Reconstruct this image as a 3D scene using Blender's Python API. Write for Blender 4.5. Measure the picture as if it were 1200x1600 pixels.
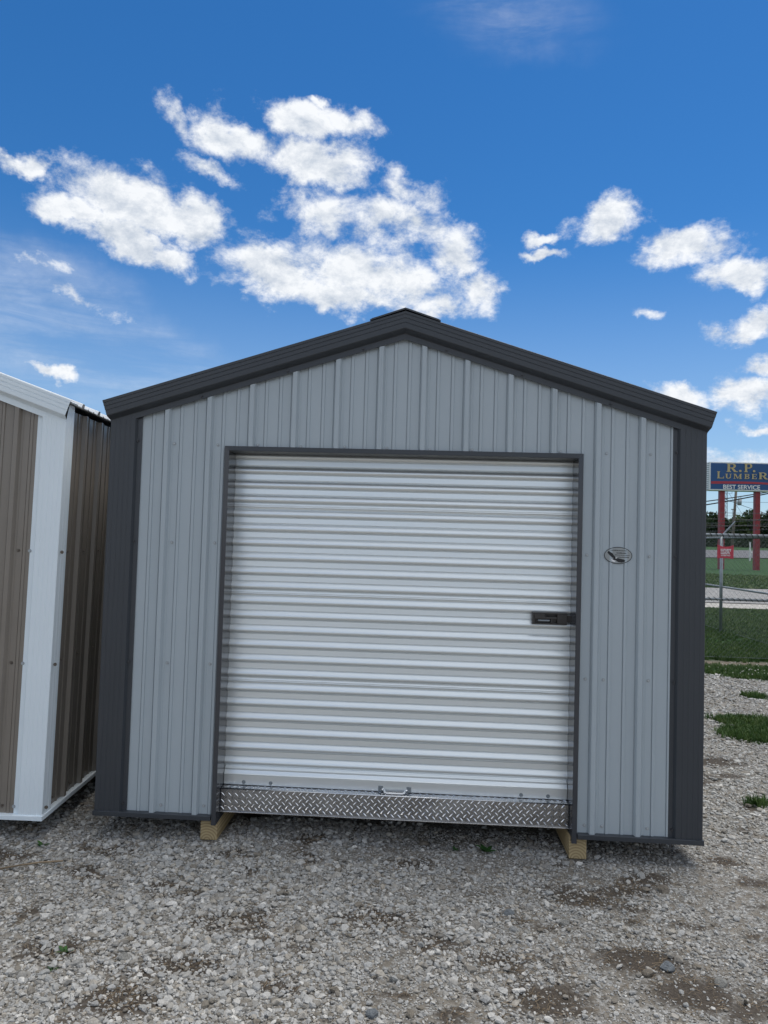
import bpy, math, random
import numpy as np
from mathutils import Vector, Matrix

random.seed(7)
rng = np.random.default_rng(11)
sc = bpy.context.scene
COL = sc.collection
for o in list(bpy.data.objects):
    bpy.data.objects.remove(o)

# ------------------------------------------------------------------ camera
CAM = np.array([0.12, -3.85, 1.60])
YAW, PITCH, ROLL, FPX = math.radians(3.07), math.radians(2.2527), math.radians(1.6493), 1141.6


def cam_axes():
    cy, sy, cp, sp = math.cos(YAW), math.sin(YAW), math.cos(PITCH), math.sin(PITCH)
    cr, sr = math.cos(ROLL), math.sin(ROLL)
    f = np.array([-sy * cp, cy * cp, sp])
    r = np.array([cy, sy, 0.0])
    u = np.cross(r, f)
    return r * cr + u * sr, -r * sr + u * cr, f


AX_R, AX_U, AX_F = cam_axes()
cam_data = bpy.data.cameras.new('camera')
cam = bpy.data.objects.new('camera', cam_data)
COL.objects.link(cam)
m = Matrix.Identity(4)
for i in range(3):
    m[i][0], m[i][1], m[i][2], m[i][3] = AX_R[i], AX_U[i], -AX_F[i], CAM[i]
cam.matrix_world = m
cam_data.sensor_fit = 'VERTICAL'
cam_data.sensor_height = 36.0
cam_data.sensor_width = 27.0
cam_data.lens = FPX / 1600 * 36.0
cam_data.clip_start = 0.05
cam_data.clip_end = 6000
sc.camera = cam


def ray(u, v):
    d = AX_F + AX_R * (u - 600) / FPX - AX_U * (v - 800) / FPX
    return d / np.linalg.norm(d)


def on_ground(u, v, z=0.0):
    d = ray(u, v)
    return CAM + d * ((z - CAM[2]) / d[2])


def at_y(u, v, y):
    d = ray(u, v)
    return CAM + d * ((y - CAM[1]) / d[1])


# ------------------------------------------------------------------ light and exposure
SUN_EL, SUN_AZ = math.radians(72), math.radians(48)      # azimuth measured from +Y towards +X
sun_d = bpy.data.lights.new('sun', 'SUN')
sun_d.energy = 1.25
sun_d.angle = math.radians(38)
sun_d.color = (1.0, 0.95, 0.88)
sun = bpy.data.objects.new('sun', sun_d)
COL.objects.link(sun)
sdir = Vector((math.sin(SUN_AZ) * math.cos(SUN_EL), math.cos(SUN_AZ) * math.cos(SUN_EL), math.sin(SUN_EL)))
sun.rotation_euler = sdir.to_track_quat('Z', 'Y').to_euler()
sc.view_settings.view_transform = 'Standard'
sc.view_settings.look = 'None'
sc.view_settings.gamma = 1.0
sc.view_settings.use_curve_mapping = False
sc.view_settings.exposure = 1.25
SKY_STRENGTH = 0.05
GEN_SHIFT = (5.48, 8.44, 2.8)      # shifts the added out-of-frame clouds so right and upper rear are brighter
sc.cycles.max_bounces = 6
sc.cycles.diffuse_bounces = 3
sc.cycles.glossy_bounces = 3
sc.cycles.transmission_bounces = 2

# ------------------------------------------------------------------ world: sky with clouds
world = bpy.data.worlds.new('World')
sc.world = world
world.use_nodes = True
wn, wl = world.node_tree.nodes, world.node_tree.links
wn.clear()


def wmath(op, a, b=None, c=None, clamp=False):
    n = wn.new('ShaderNodeMath')
    n.operation = op
    n.use_clamp = clamp
    for i, x in enumerate((a, b, c)):
        if x is None:
            continue
        if isinstance(x, (int, float)):
            n.inputs[i].default_value = x
        else:
            wl.new(x, n.inputs[i])
    return n.outputs[0]


def wsmooth(x, a, b, lo=0.0, hi=1.0):
    n = wn.new('ShaderNodeMapRange')
    n.interpolation_type = 'SMOOTHSTEP'
    wl.new(x, n.inputs[0])
    for i, val in enumerate((a, b, lo, hi)):
        n.inputs[1 + i].default_value = val
    return n.outputs[0]


def wnoise(vec, scale, detail=8.0, rough=0.58, dist=0.0):
    n = wn.new('ShaderNodeTexNoise')
    n.inputs['Scale'].default_value = scale
    n.inputs['Detail'].default_value = detail
    n.inputs['Roughness'].default_value = rough
    n.inputs['Distortion'].default_value = dist
    wl.new(vec, n.inputs['Vector'])
    return n.outputs[0]


sky = wn.new('ShaderNodeTexSky')
sky.sky_type = 'NISHITA'
sky.sun_disc = False
sky.sun_elevation = SUN_EL
sky.sun_rotation = SUN_AZ
sky.air_density = 1.0
sky.dust_density = 0.1
sky.ozone_density = 8.0
sky.altitude = 200
tc = wn.new('ShaderNodeTexCoord')
dirv = tc.outputs['Generated']
sep = wn.new('ShaderNodeSeparateXYZ')
wl.new(dirv, sep.inputs[0])
az = wmath('ARCTAN2', sep.outputs[0], sep.outputs[1])
el = wmath('ARCSINE', sep.outputs[2])
ae = wn.new('ShaderNodeCombineXYZ')
wl.new(az, ae.inputs[0])
wl.new(el, ae.inputs[1])


wrn = wn.new('ShaderNodeTexNoise')
wrn.inputs['Scale'].default_value = 13.0
wrn.inputs['Detail'].default_value = 5.0
wrn.inputs['Roughness'].default_value = 0.6
wl.new(dirv, wrn.inputs['Vector'])
wr = wn.new('ShaderNodeVectorMath')
wr.operation = 'MULTIPLY_ADD'
wr.inputs[1].default_value = (0.095, 0.075, 0.0)
wl.new(wrn.outputs['Color'], wr.inputs[0])
wsh = wn.new('ShaderNodeVectorMath')
wsh.operation = 'SUBTRACT'
wsh.inputs[1].default_value = (0.0475, 0.0375, 0.0)
wl.new(ae.outputs[0], wsh.inputs[0])
wl.new(wsh.outputs[0], wr.inputs[2])
aew = wr.outputs[0]


def azel(u, v):
    d = ray(u, v)
    return math.atan2(d[0], d[1]), math.asin(d[2])


# cumulus seen in the photograph: centre, radii and tilt (degrees), weight
BLOBS = [
    (215, 318, 135, 60, 4, 1.25), (290, 342, 85, 58, 14, 1.25), (125, 335, 85, 32, 8, 1.0), (200, 385, 100, 40, 14, 1.1), (262, 408, 50, 30, 12, .9),
    (362, 210, 70, 46, 6, 1.05), (282, 188, 48, 26, 30, .45), (468, 190, 72, 44, 6, .95), (548, 196, 62, 34, 15, .75), (487, 256, 115, 44, 4, 1.1), (330, 263, 60, 22, 12, .7),
    (505, 335, 90, 52, 5, .68), (425, 425, 125, 54, 5, .95), (560, 420, 155, 66, 8, .92), (595, 345, 90, 50, 15, .66), (525, 465, 170, 30, 3, .85),
    (640, 440, 80, 46, 20, .75), (635, 302, 58, 28, 15, .6), (655, 352, 66, 34, 10, .62), (706, 398, 62, 52, 20, .85), (742, 455, 52, 40, 10, .8), (505, 158, 18, 11, 0, .7), (690, 478, 70, 22, 5, .6),
    (48, 248, 56, 18, -4, .85), (72, 574, 50, 15, 4, .9), (112, 465, 70, 15, 12, .45), (50, 410, 55, 16, 8, .4),
    (942, 342, 68, 42, -4, 1.0), (1064, 385, 84, 44, 0, 1.0), (1155, 430, 90, 36, 0, 1.0), (848, 374, 28, 12, -6, .8), (854, 400, 38, 12, -4, .8),
    (1180, 508, 66, 26, -8, .95), (1055, 617, 72, 24, 4, .95), (1175, 612, 70, 34, -4, 1.0), (1195, 562, 40, 20, 0, .9), (1185, 660, 60, 11, -2, .7), (1018, 484, 34, 11, 3, .5),
    (1150, 716, 110, 24, 0, .55), (1290, 480, 80, 60, 0, 1.0), (1330, 600, 110, 40, 0, 1.0), (-90, 330, 80, 60, 0, .9), (-120, 480, 110, 40, 0, .8),
]
def blob_field(blobs):
  field = None
  for (u, v, rx, ry, rot, wgt) in blobs:
    a0, e0 = azel(u, v)
    ax1, ex1 = azel(u + rx, v)
    ay1, ey1 = azel(u, v - ry)
    srx = math.hypot(ax1 - a0, ex1 - e0)
    sry = math.hypot(ay1 - a0, ey1 - e0)
    mp = wn.new('ShaderNodeMapping')
    mp.vector_type = 'TEXTURE'
    mp.inputs['Location'].default_value = (a0, e0, 0)
    mp.inputs['Rotation'].default_value = (0, 0, -math.radians(rot) - ROLL)
    mp.inputs['Scale'].default_value = (srx * 1.06, sry * 1.06, 1)
    wl.new(aew, mp.inputs['Vector'])
    ln = wn.new('ShaderNodeVectorMath')
    ln.operation = 'LENGTH'
    wl.new(mp.outputs[0], ln.inputs[0])
    val = wmath('MULTIPLY_ADD', ln.outputs['Value'], -wgt, wgt)
    field = val if field is None else wmath('SMOOTH_MAX', field, val, 0.05)
  return field


field = blob_field(BLOBS)
field = wmath('MAXIMUM', field, -1.0)

# unseen cumulus added round the rest of the sky, denser than in view
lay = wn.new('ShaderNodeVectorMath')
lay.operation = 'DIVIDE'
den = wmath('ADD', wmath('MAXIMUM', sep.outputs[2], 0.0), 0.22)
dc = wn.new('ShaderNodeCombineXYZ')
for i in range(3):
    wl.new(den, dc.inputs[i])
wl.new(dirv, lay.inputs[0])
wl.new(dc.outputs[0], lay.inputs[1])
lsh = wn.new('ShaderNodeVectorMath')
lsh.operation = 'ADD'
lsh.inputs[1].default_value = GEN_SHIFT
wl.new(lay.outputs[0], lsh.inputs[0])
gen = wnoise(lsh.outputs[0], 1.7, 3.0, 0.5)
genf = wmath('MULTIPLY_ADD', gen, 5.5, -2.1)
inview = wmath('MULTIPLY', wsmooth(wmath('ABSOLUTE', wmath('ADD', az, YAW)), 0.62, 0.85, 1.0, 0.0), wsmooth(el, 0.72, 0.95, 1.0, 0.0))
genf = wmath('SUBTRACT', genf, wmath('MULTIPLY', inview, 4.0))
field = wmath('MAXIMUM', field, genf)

stretch = wn.new('ShaderNodeMapping')
stretch.inputs['Scale'].default_value = (1, 1, 1.5)
wl.new(dirv, stretch.inputs['Vector'])
n1 = wnoise(stretch.outputs[0], 17.0, 10.0, 0.68, 0.15)
off = wn.new('ShaderNodeVectorMath')
off.operation = 'ADD'
off.inputs[1].default_value = (0.004, 0.0, 0.024)
wl.new(stretch.outputs[0], off.inputs[0])
n2 = wnoise(off.outputs[0], 17.0, 6.0, 0.64, 0.15)
dens = wmath('MULTIPLY_ADD', wmath('SUBTRACT', n1, 0.5), 3.1, wmath('MULTIPLY', field, 1.85))
mask = wsmooth(dens, 0.0, 1.2)
# thin high streaks
cm = wn.new('ShaderNodeMapping')
cm.inputs['Rotation'].default_value = (0, 0, math.radians(-14))
cm.inputs['Scale'].default_value = (2.2, 15.0, 1)
wl.new(ae.outputs[0], cm.inputs['Vector'])
cir = wnoise(cm.outputs[0], 1.6, 7.0, 0.62, 0.5)
cirb = wnoise(dirv, 2.2, 2.0, 0.5)
cirv = wmath('MAXIMUM', blob_field([(790, 20, 210, 90, 8, .6), (120, 545, 380, 95, 8, 1.1), (40, 440, 220, 90, 8, .9)]), wmath('SUBTRACT', wsmooth(cirb, 0.42, 0.66), wmath('MULTIPLY', inview, 3.0)))
cirm = wmath('MULTIPLY', wsmooth(cir, 0.30, 0.80), wsmooth(cirv, 0.0, 0.7))
cirm = wmath('MULTIPLY', cirm, 0.34)
hazeh = wsmooth(el, 0.0, 0.42, 0.48, 0.0)
mask = wmath('MAXIMUM', mask, cirm)
# cloud relief: lit from above, greyer underneath and in the thick middle
lit = wmath('MULTIPLY_ADD', wmath('SUBTRACT', n1, n2), 3.2, 0.66, True)
thick = wsmooth(dens, 0.7, 1.8)
lit = wmath('SUBTRACT', lit, wmath('MULTIPLY', thick, 0.12), None, True)
ccol = wn.new('ShaderNodeMix')
ccol.data_type = 'RGBA'
ccol.inputs['A'].default_value = (0.225, 0.255, 0.300, 1)
ccol.inputs['B'].default_value = (0.410, 0.420, 0.432, 1)
wl.new(lit, ccol.inputs['Factor'])
skys = wn.new('ShaderNodeVectorMath')
skys.operation = 'SCALE'
skys.inputs['Scale'].default_value = SKY_STRENGTH
hs = wn.new('ShaderNodeHueSaturation')
hs.inputs['Saturation'].default_value = 1.22
wl.new(sky.outputs[0], hs.inputs['Color'])
wl.new(hs.outputs[0], skys.inputs[0])
hz = wn.new('ShaderNodeMix')
hz.data_type = 'RGBA'
hz.inputs['B'].default_value = (0.21, 0.27, 0.34, 1)
wl.new(hazeh, hz.inputs['Factor'])
wl.new(skys.outputs[0], hz.inputs['A'])
fin = wn.new('ShaderNodeMix')
fin.data_type = 'RGBA'
wl.new(mask, fin.inputs['Factor'])
wl.new(hz.outputs['Result'], fin.inputs['A'])
wl.new(ccol.outputs['Result'], fin.inputs['B'])
bg = wn.new('ShaderNodeBackground')
wl.new(fin.outputs['Result'], bg.inputs['Color'])
wout = wn.new('ShaderNodeOutputWorld')
wl.new(bg.outputs[0], wout.inputs['Surface'])
world.cycles.sampling_method = 'MANUAL'
world.cycles.sample_map_resolution = 512


# ------------------------------------------------------------------ helpers
def tag(o, label=None, cat=None, group=None, kind=None):
    if label: o['label'] = label
    if cat: o['category'] = cat
    if group: o['group'] = group
    if kind: o['kind'] = kind
    return o


def empty(name, loc=(0, 0, 0), rot=(0, 0, 0)):
    o = bpy.data.objects.new(name, None)
    o.empty_display_size = 0.2
    COL.objects.link(o)
    o.location = loc
    o.rotation_euler = rot
    return o


def link(name, me, parent=None, loc=None):
    o = bpy.data.objects.new(name, me)
    COL.objects.link(o)
    if parent is not None: o.parent = parent
    if loc is not None: o.location = loc
    return o


class MB:
    def __init__(s):
        s.v, s.f = [], []

    def quad(s, *p):
        n = len(s.v)
        s.v += [tuple(x) for x in p]
        s.f.append(tuple(range(n, n + len(p))))

    def box(s, x0, x1, y0, y1, z0, z1):
        n = len(s.v)
        s.v += [(x0, y0, z0), (x1, y0, z0), (x1, y1, z0), (x0, y1, z0), (x0, y0, z1), (x1, y0, z1), (x1, y1, z1), (x0, y1, z1)]
        for f in ((0, 3, 2, 1), (4, 5, 6, 7), (0, 1, 5, 4), (1, 2, 6, 5), (2, 3, 7, 6), (3, 0, 4, 7)):
            s.f.append(tuple(n + k for k in f))
        return s

    def bar(s, a, b, r, n=6, r2=None, cap=True):
        a, b = Vector(a), Vector(b)
        r2 = r if r2 is None else r2
        d = (b - a).normalized()
        u = d.cross(Vector((0, 0, 1)) if abs(d.z) < .9 else Vector((1, 0, 0))).normalized()
        w = d.cross(u)
        k = len(s.v)
        for i in range(n):
            t = 2 * math.pi * i / n
            e = u * math.cos(t) + w * math.sin(t)
            s.v += [tuple(a + e * r), tuple(b + e * r2)]
        for i in range(n):
            j = (i + 1) % n
            s.f.append((k + 2 * i, k + 2 * i + 1, k + 2 * j + 1, k + 2 * j))
        if cap:
            s.f.append(tuple(k + 2 * i for i in range(n)))
            s.f.append(tuple(k + 2 * i + 1 for i in reversed(range(n))))
        return s

    def tube(s, pts, r, n=6):
        pts = [Vector(p) for p in pts]
        rings = []
        for i, p in enumerate(pts):
            d = (pts[min(i + 1, len(pts) - 1)] - pts[max(i - 1, 0)]).normalized()
            u = d.cross(Vector((0, 0, 1)) if abs(d.z) < .95 else Vector((1, 0, 0))).normalized()
            w = d.cross(u)
            k = len(s.v)
            s.v += [tuple(p + u * r * math.cos(2 * math.pi * j / n) + w * r * math.sin(2 * math.pi * j / n)) for j in range(n)]
            rings.append(k)
        for a, b in zip(rings, rings[1:]):
            for j in range(n):
                q = (j + 1) % n
                s.f.append((a + j, b + j, b + q, a + q))
        s.f.append(tuple(rings[0] + j for j in range(n)))
        s.f.append(tuple(rings[-1] + j for j in reversed(range(n))))
        return s

    def sweep(s, A, B):
        """two matching polylines A and B -> strip of quads"""
        k = len(s.v)
        s.v += [tuple(x) for x in A] + [tuple(x) for x in B]
        n = len(A)
        for i in range(n - 1):
            s.f.append((k + i, k + i + 1, k + n + i + 1, k + n + i))
        return s

    def mesh(s, name, mat, smooth=False):
        me = bpy.data.meshes.new(name)
        me.from_pydata(s.v, [], s.f)
        me.materials.append(mat)
        if smooth:
            me.polygons.foreach_set('use_smooth', [True] * len(me.polygons))
        me.update()
        return me

    def build(s, name, mat, parent=None, smooth=False, bevel=0.0, loc=None):
        o = link(name, s.mesh(name, mat, smooth), parent, loc)
        if bevel:
            b = o.modifiers.new('bevel', 'BEVEL')
            b.width = bevel
            b.segments = 2
            b.limit_method = 'ANGLE'
        return o


def np_mesh(name, V, F, mat, smooth=False):
    V = np.asarray(V, dtype=np.float32)
    F = np.asarray(F, dtype=np.int32)
    k = F.shape[1]
    me = bpy.data.meshes.new(name)
    me.vertices.add(len(V))
    me.vertices.foreach_set('co', V.ravel())
    me.loops.add(F.size)
    me.loops.foreach_set('vertex_index', F.ravel())
    me.polygons.add(len(F))
    me.polygons.foreach_set('loop_start', np.arange(0, F.size, k, dtype=np.int32))
    me.polygons.foreach_set('loop_total', np.full(len(F), k, dtype=np.int32))
    if smooth:
        me.polygons.foreach_set('use_smooth', np.ones(len(F), dtype=bool))
    me.update(calc_edges=True)
    me.validate()
    if mat: me.materials.append(mat)
    return me


# value noise shared by ground relief, ground colours and the scatters
_tab = np.random.default_rng(3).random((256, 256))


def vnoise(x, y):
    xi, yi = np.floor(x).astype(int), np.floor(y).astype(int)
    fx, fy = x - xi, y - yi
    fx, fy = fx * fx * (3 - 2 * fx), fy * fy * (3 - 2 * fy)
    g = lambda a, b: _tab[a % 256, b % 256]
    return (g(xi, yi) * (1 - fx) + g(xi + 1, yi) * fx) * (1 - fy) + (g(xi, yi + 1) * (1 - fx) + g(xi + 1, yi + 1) * fx) * fy


def fbm(x, y, o=4):
    s, a, t = 0, 1.0, 0
    for i in range(o):
        s = s + a * vnoise(x * 2 ** i + 17.3 * i, y * 2 ** i + 5.1 * i)
        t += a
        a *= .5
    return s / t


def sstep(a, b, x):
    t = np.clip((x - a) / (b - a), 0, 1)
    return t * t * (3 - 2 * t)


# ------------------------------------------------------------------ materials
def new_mat(name):
    mt = bpy.data.materials.new(name)
    mt.use_nodes = True
    nt = mt.node_tree
    b = nt.nodes['Principled BSDF']
    return mt, nt, b


def tex_noise(nt, scale, detail=4, rough=.55, coord='Object', stretch=None):
    t = nt.nodes.new('ShaderNodeTexCoord')
    n = nt.nodes.new('ShaderNodeTexNoise')
    n.inputs['Scale'].default_value = scale
    n.inputs['Detail'].default_value = detail
    n.inputs['Roughness'].default_value = rough
    if stretch:
        mp = nt.nodes.new('ShaderNodeMapping')
        mp.inputs['Scale'].default_value = stretch
        nt.links.new(t.outputs[coord], mp.inputs[0])
        nt.links.new(mp.outputs[0], n.inputs['Vector'])
    else:
        nt.links.new(t.outputs[coord], n.inputs['Vector'])
    return n.outputs[0]


def ramp(nt, fac, stops):
    r = nt.nodes.new('ShaderNodeValToRGB')
    el_ = r.color_ramp.elements
    el_[0].position, el_[0].color = stops[0][0], (*stops[0][1], 1)
    el_[1].position, el_[1].color = stops[-1][0], (*stops[-1][1], 1)
    for p, c in stops[1:-1]:
        e = el_.new(p)
        e.color = (*c, 1)
    nt.links.new(fac, r.inputs[0])
    return r.outputs[0]


def bump(nt, b, h, strength=.3, dist=.01):
    n = nt.nodes.new('ShaderNodeBump')
    n.inputs['Strength'].default_value = strength
    n.inputs['Distance'].default_value = dist
    nt.links.new(h, n.inputs['Height'])
    nt.links.new(n.outputs[0], b.inputs['Normal'])


def paint(name, col, rough=.38, var=.06, wave=.12, dirt=0.0, metal=0.0):
    """factory-painted sheet steel: slight tone drift, fine waviness, a little dust"""
    mt, nt, b = new_mat(name)
    n = tex_noise(nt, 2.2, 6, .6)
    lo = tuple(c * (1 - var) for c in col)
    hi = tuple(min(1, c * (1 + var)) for c in col)
    c = ramp(nt, n, [(.3, lo), (.7, hi)])
    if dirt:
        dn = tex_noise(nt, 9, 8, .7, stretch=(1, 1, .22))
        df = nt.nodes.new('ShaderNodeMapRange')
        df.inputs[1].default_value, df.inputs[2].default_value = .55, .8
        df.inputs[3].default_value, df.inputs[4].default_value = 0, dirt
        nt.links.new(dn, df.inputs[0])
        mx = nt.nodes.new('ShaderNodeMix')
        mx.data_type = 'RGBA'
        mx.inputs['B'].default_value = (.30, .28, .25, 1)
        nt.links.new(df.outputs[0], mx.inputs['Factor'])
        nt.links.new(c, mx.inputs['A'])
        c = mx.outputs['Result']
    nt.links.new(c, b.inputs['Base Color'])
    rn = tex_noise(nt, 14, 4)
    rr = nt.nodes.new('ShaderNodeMapRange')
    rr.inputs[3].default_value, rr.inputs[4].default_value = rough * .85, rough * 1.2
    nt.links.new(rn, rr.inputs[0])
    nt.links.new(rr.outputs[0], b.inputs['Roughness'])
    b.inputs['Metallic'].default_value = metal
    bump(nt, b, tex_noise(nt, 3.0, 2, .4), wave, .012)
    return mt


def plain(name, col, rough=.5, metal=0.0, var=.12, scale=20):
    mt, nt, b = new_mat(name)
    n = tex_noise(nt, scale, 5)
    nt.links.new(ramp(nt, n, [(.3, tuple(c * (1 - var) for c in col)), (.7, tuple(min(1, c * (1 + var)) for c in col))]), b.inputs['Base Color'])
    b.inputs['Roughness'].default_value = rough
    b.inputs['Metallic'].default_value = metal
    return mt


M_GREY = paint('light grey steel', (.41, .465, .50), .40, var=.025, dirt=.008)
M_CHAR = paint('charcoal steel', (.043, .049, .058), .36, var=.04, dirt=.01)
M_JAMB = paint('charcoal gloss steel', (.055, .058, .066), .16, wave=.05)
M_BROWN = paint('brown steel', (.235, .208, .178), .24, dirt=.02)
M_WHITE = paint('white steel', (.78, .86, .91), .35, var=.02, dirt=.0)
M_ROOFW = paint('pale roof steel', (.80, .82, .83), .30)
M_SCREWG = plain('grey screw', (.40, .43, .45), .25, .1)
M_SCREWD = plain('dark screw', (.05, .052, .058), .35, .2)
M_SCREWB = plain('brown screw', (.13, .11, .09), .35, .2)
M_CHROME = plain('bright zinc', (.80, .80, .80), .16, 1.0, .05)
M_LATCH = plain('black latch paint', (.045, .042, .040), .35, .0)
M_BLACK = plain('black ink', (.012, .013, .016), .5)
M_BADGE = plain('badge plate', (.33, .35, .35), .4, .2)
M_WPAINT = plain('white paint', (.80, .80, .80), .5)
M_GALV = plain('galvanised steel', (.27, .30, .32), .45, .6, .15, 8)
M_GALVD = plain('dull galvanised wire', (.17, .19, .20), .55, .4, .15, 8)

# roll-up door curtain
mt, nt, b = new_mat('galvalume curtain')
n = tex_noise(nt, 5, 5, .6, stretch=(.25, 1, 6))
nt.links.new(ramp(nt, n, [(.3, (.80, .845, .86)), (.7, (.85, .89, .90))]), b.inputs['Base Color'])
b.inputs['Metallic'].default_value = .75
b.inputs['Roughness'].default_value = .34
bump(nt, b, tex_noise(nt, 4, 3, .5, stretch=(.35, 1, 3)), .10, .01)
M_CURT = mt
# tread plate
mt, nt, b = new_mat('aluminium tread plate')
n = tex_noise(nt, 7, 6, .65)
nt.links.new(ramp(nt, n, [(.3, (.36, .36, .37)), (.7, (.58, .58, .59))]), b.inputs['Base Color'])
b.inputs['Metallic'].default_value = 1
nt.links.new(ramp(nt, tex_noise(nt, 11, 5), [(.3, (.2, .2, .2)), (.7, (.36, .36, .36))]), b.inputs['Roughness'])
bump(nt, b, tex_noise(nt, 18, 3), .12, .004)
M_TREAD = mt
M_LUG = plain('tread lug', (.80, .80, .81), .20, 1.0, .08)
# timber with end rings
mt, nt, b = new_mat('treated timber')
t = nt.nodes.new('ShaderNodeTexCoord')
sepn = nt.nodes.new('ShaderNodeSeparateXYZ')
nt.links.new(t.outputs['Object'], sepn.inputs[0])
cb = nt.nodes.new('ShaderNodeCombineXYZ')
nt.links.new(sepn.outputs[0], cb.inputs[0])
nt.links.new(sepn.outputs[2], cb.inputs[2])
wv = nt.nodes.new('ShaderNodeTexWave')
wv.wave_type = 'RINGS'
wv.rings_direction = 'SPHERICAL'
wv.inputs['Scale'].default_value = 22
wv.inputs['Distortion'].default_value = .8
wv.inputs['Detail'].default_value = 3
wv.inputs['Detail Scale'].default_value = .8
mpp = nt.nodes.new('ShaderNodeMapping')
mpp.inputs['Location'].default_value = (.008, 0, .055)
nt.links.new(cb.outputs[0], mpp.inputs[0])
nt.links.new(mpp.outputs[0], wv.inputs['Vector'])
nt.links.new(ramp(nt, wv.outputs[0], [(.05, (.31, .225, .115)), (.5, (.42, .32, .17)), (.9, (.47, .37, .21))]), b.inputs['Base Color'])
b.inputs['Roughness'].default_value = .75
bump(nt, b, wv.outputs[0], .25, .002)
M_WOOD = mt

# ------------------------------------------------------------------ ground
PATCH = []   # bare brown patches of soil and dry debris between the stones
for (u, v, r) in [(590, 1432, .16), (372, 1440, .13), (320, 1398, .13), (150, 1362, .12), (290, 1505, .12), (180, 1560, .14), (470, 1480, .10), (800, 1505, .17), (860, 1560, .15),
                  (905, 1400, .13), (640, 1345, .12), (700, 1590, .10), (250, 1380, .09), (1000, 1500, .16), (1110, 1560, .20), (1170, 1470, .14), (430, 1545, .10), (120, 1480, .10),
                  (60, 1430, .09), (540, 1370, .10), (760, 1400, .09), (1130, 1345, .10), (980, 1375, .09), (30, 1340, .12), (680, 1480, .10), (400, 1360, .09), (1120, 1190, .2)]:
    p = on_ground(u, v)
    PATCH.append((p[0], p[1], r))
GRASSP = []
for (u, v, r) in [(1170, 1128, .26), (1192, 1150, .28), (1180, 1088, .13), (1185, 1255, .06)]:
    p = on_ground(u, v)
    GRASSP.append((p[0], p[1], r))


SAND = []     # dusty tan fines with few stones
for (u, v, r) in [(1150, 1395, .22), (1190, 1455, .20), (1090, 1550, .22), (700, 1595, .14), (640, 1560, .12), (930, 1585, .16), (770, 1345, .16), (560, 1330, .14), (660, 1320, .16), (450, 1320, .14), (1190, 1590, .2), (890, 1360, .16), (610, 1500, .10)]:
    p = on_ground(u, v)
    SAND.append((p[0], p[1], r))


def f_sand(x, y):
    n = fbm(x * 4.5 + 70, y * 4.5 + 31, 4)
    d = np.zeros_like(x)
    for (a, b_, r) in SAND:
        d = np.maximum(d, np.exp(-(((x - a) / (r * 1.5)) ** 2 + ((y - b_) / r) ** 2)) * (.35 + 1.1 * n))
    return np.clip(d, 0, 1)


def gravel_edge(x):
    return 5.55 + .25 * (fbm(x * 1.7, x * 0 + 3.3) - .5) * 2 - .03 * (x - 4)


def f_dirt(x, y):
    n = fbm(x * 5.5 + 40, y * 5.5 + 11, 4)
    d = np.zeros_like(x)
    for (a, b_, r) in PATCH:
        d = np.maximum(d, np.exp(-(((x - a) / (r * 1.4)) ** 2 + ((y - b_) / (r * .8)) ** 2)) * (.30 + 1.15 * n))
    d2 = sstep(.57, .70, fbm(x * 4.6 + 9, y * 6.6 + 70, 4)) * .75
    return np.clip(np.maximum(d, d2) * sstep(.40, .60, n + .08), 0, 1)


def f_grass(x, y):
    n = fbm(x * 3.1 + 4, y * 3.1 + 90, 4)
    e = sstep(-.12, .18, y - gravel_edge(x) + (n - .5) * .5)
    strip = np.exp(-((y - 6.87 - .05 * (n - .5)) / .30) ** 4)
    e = e * (1 - .95 * strip) * (x > -30)
    g = np.zeros_like(x)
    for (a, b_, r) in GRASSP:
        g = np.maximum(g, sstep(.25, .6, np.exp(-(((x - a) / (r * 1.4)) ** 2 + ((y - b_) / r) ** 2)) * (.4 + 1.1 * n)))
    return np.clip(np.maximum(e, g * .85), 0, 1)


def f_bare(x, y):
    return np.exp(-((y - 6.87) / .36) ** 4) * (.55 + .9 * fbm(x * 2 + 3, y * 9, 3)) * (x > 1.5) * (x < 60)


def f_z(x, y):
    near = sstep(14, 6, np.hypot(x, y))
    z = (fbm(x * 1.3, y * 1.3, 4) - .5) * .035 * near + (fbm(x * 9, y * 9, 3) - .5) * .014 * near
    z = z * (1 - .8 * np.exp(-((np.abs(x) - .96) / .12) ** 2) * (np.abs(y - 2.4) < 2.6))
    return z - .004 + 2.4 * sstep(78, 150, np.hypot(x, y))


def axis(a, b_, step, far):
    mid = np.arange(a, b_ + 1e-6, step)
    out, d, x = [], step, b_
    while x < far:
        d *= 1.22
        x += d
        out.append(x)
    lo, d, x = [], step, a
    while x > -far:
        d *= 1.22
        x -= d
        lo.append(x)
    return np.concatenate([lo[::-1], mid, out])


gx, gy = axis(-4.2, 7.5, .05, 3000), axis(-3.6, 8.8, .05, 3000)
GX, GY = np.meshgrid(gx, gy)
V = np.stack([GX.ravel(), GY.ravel(), f_z(GX.ravel(), GY.ravel())], 1)
nx, ny = len(gx), len(gy)
idx = np.arange(nx * ny).reshape(ny, nx)
F = np.stack([idx[:-1, :-1].ravel(), idx[:-1, 1:].ravel(), idx[1:, 1:].ravel(), idx[1:, :-1].ravel()], 1)

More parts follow.
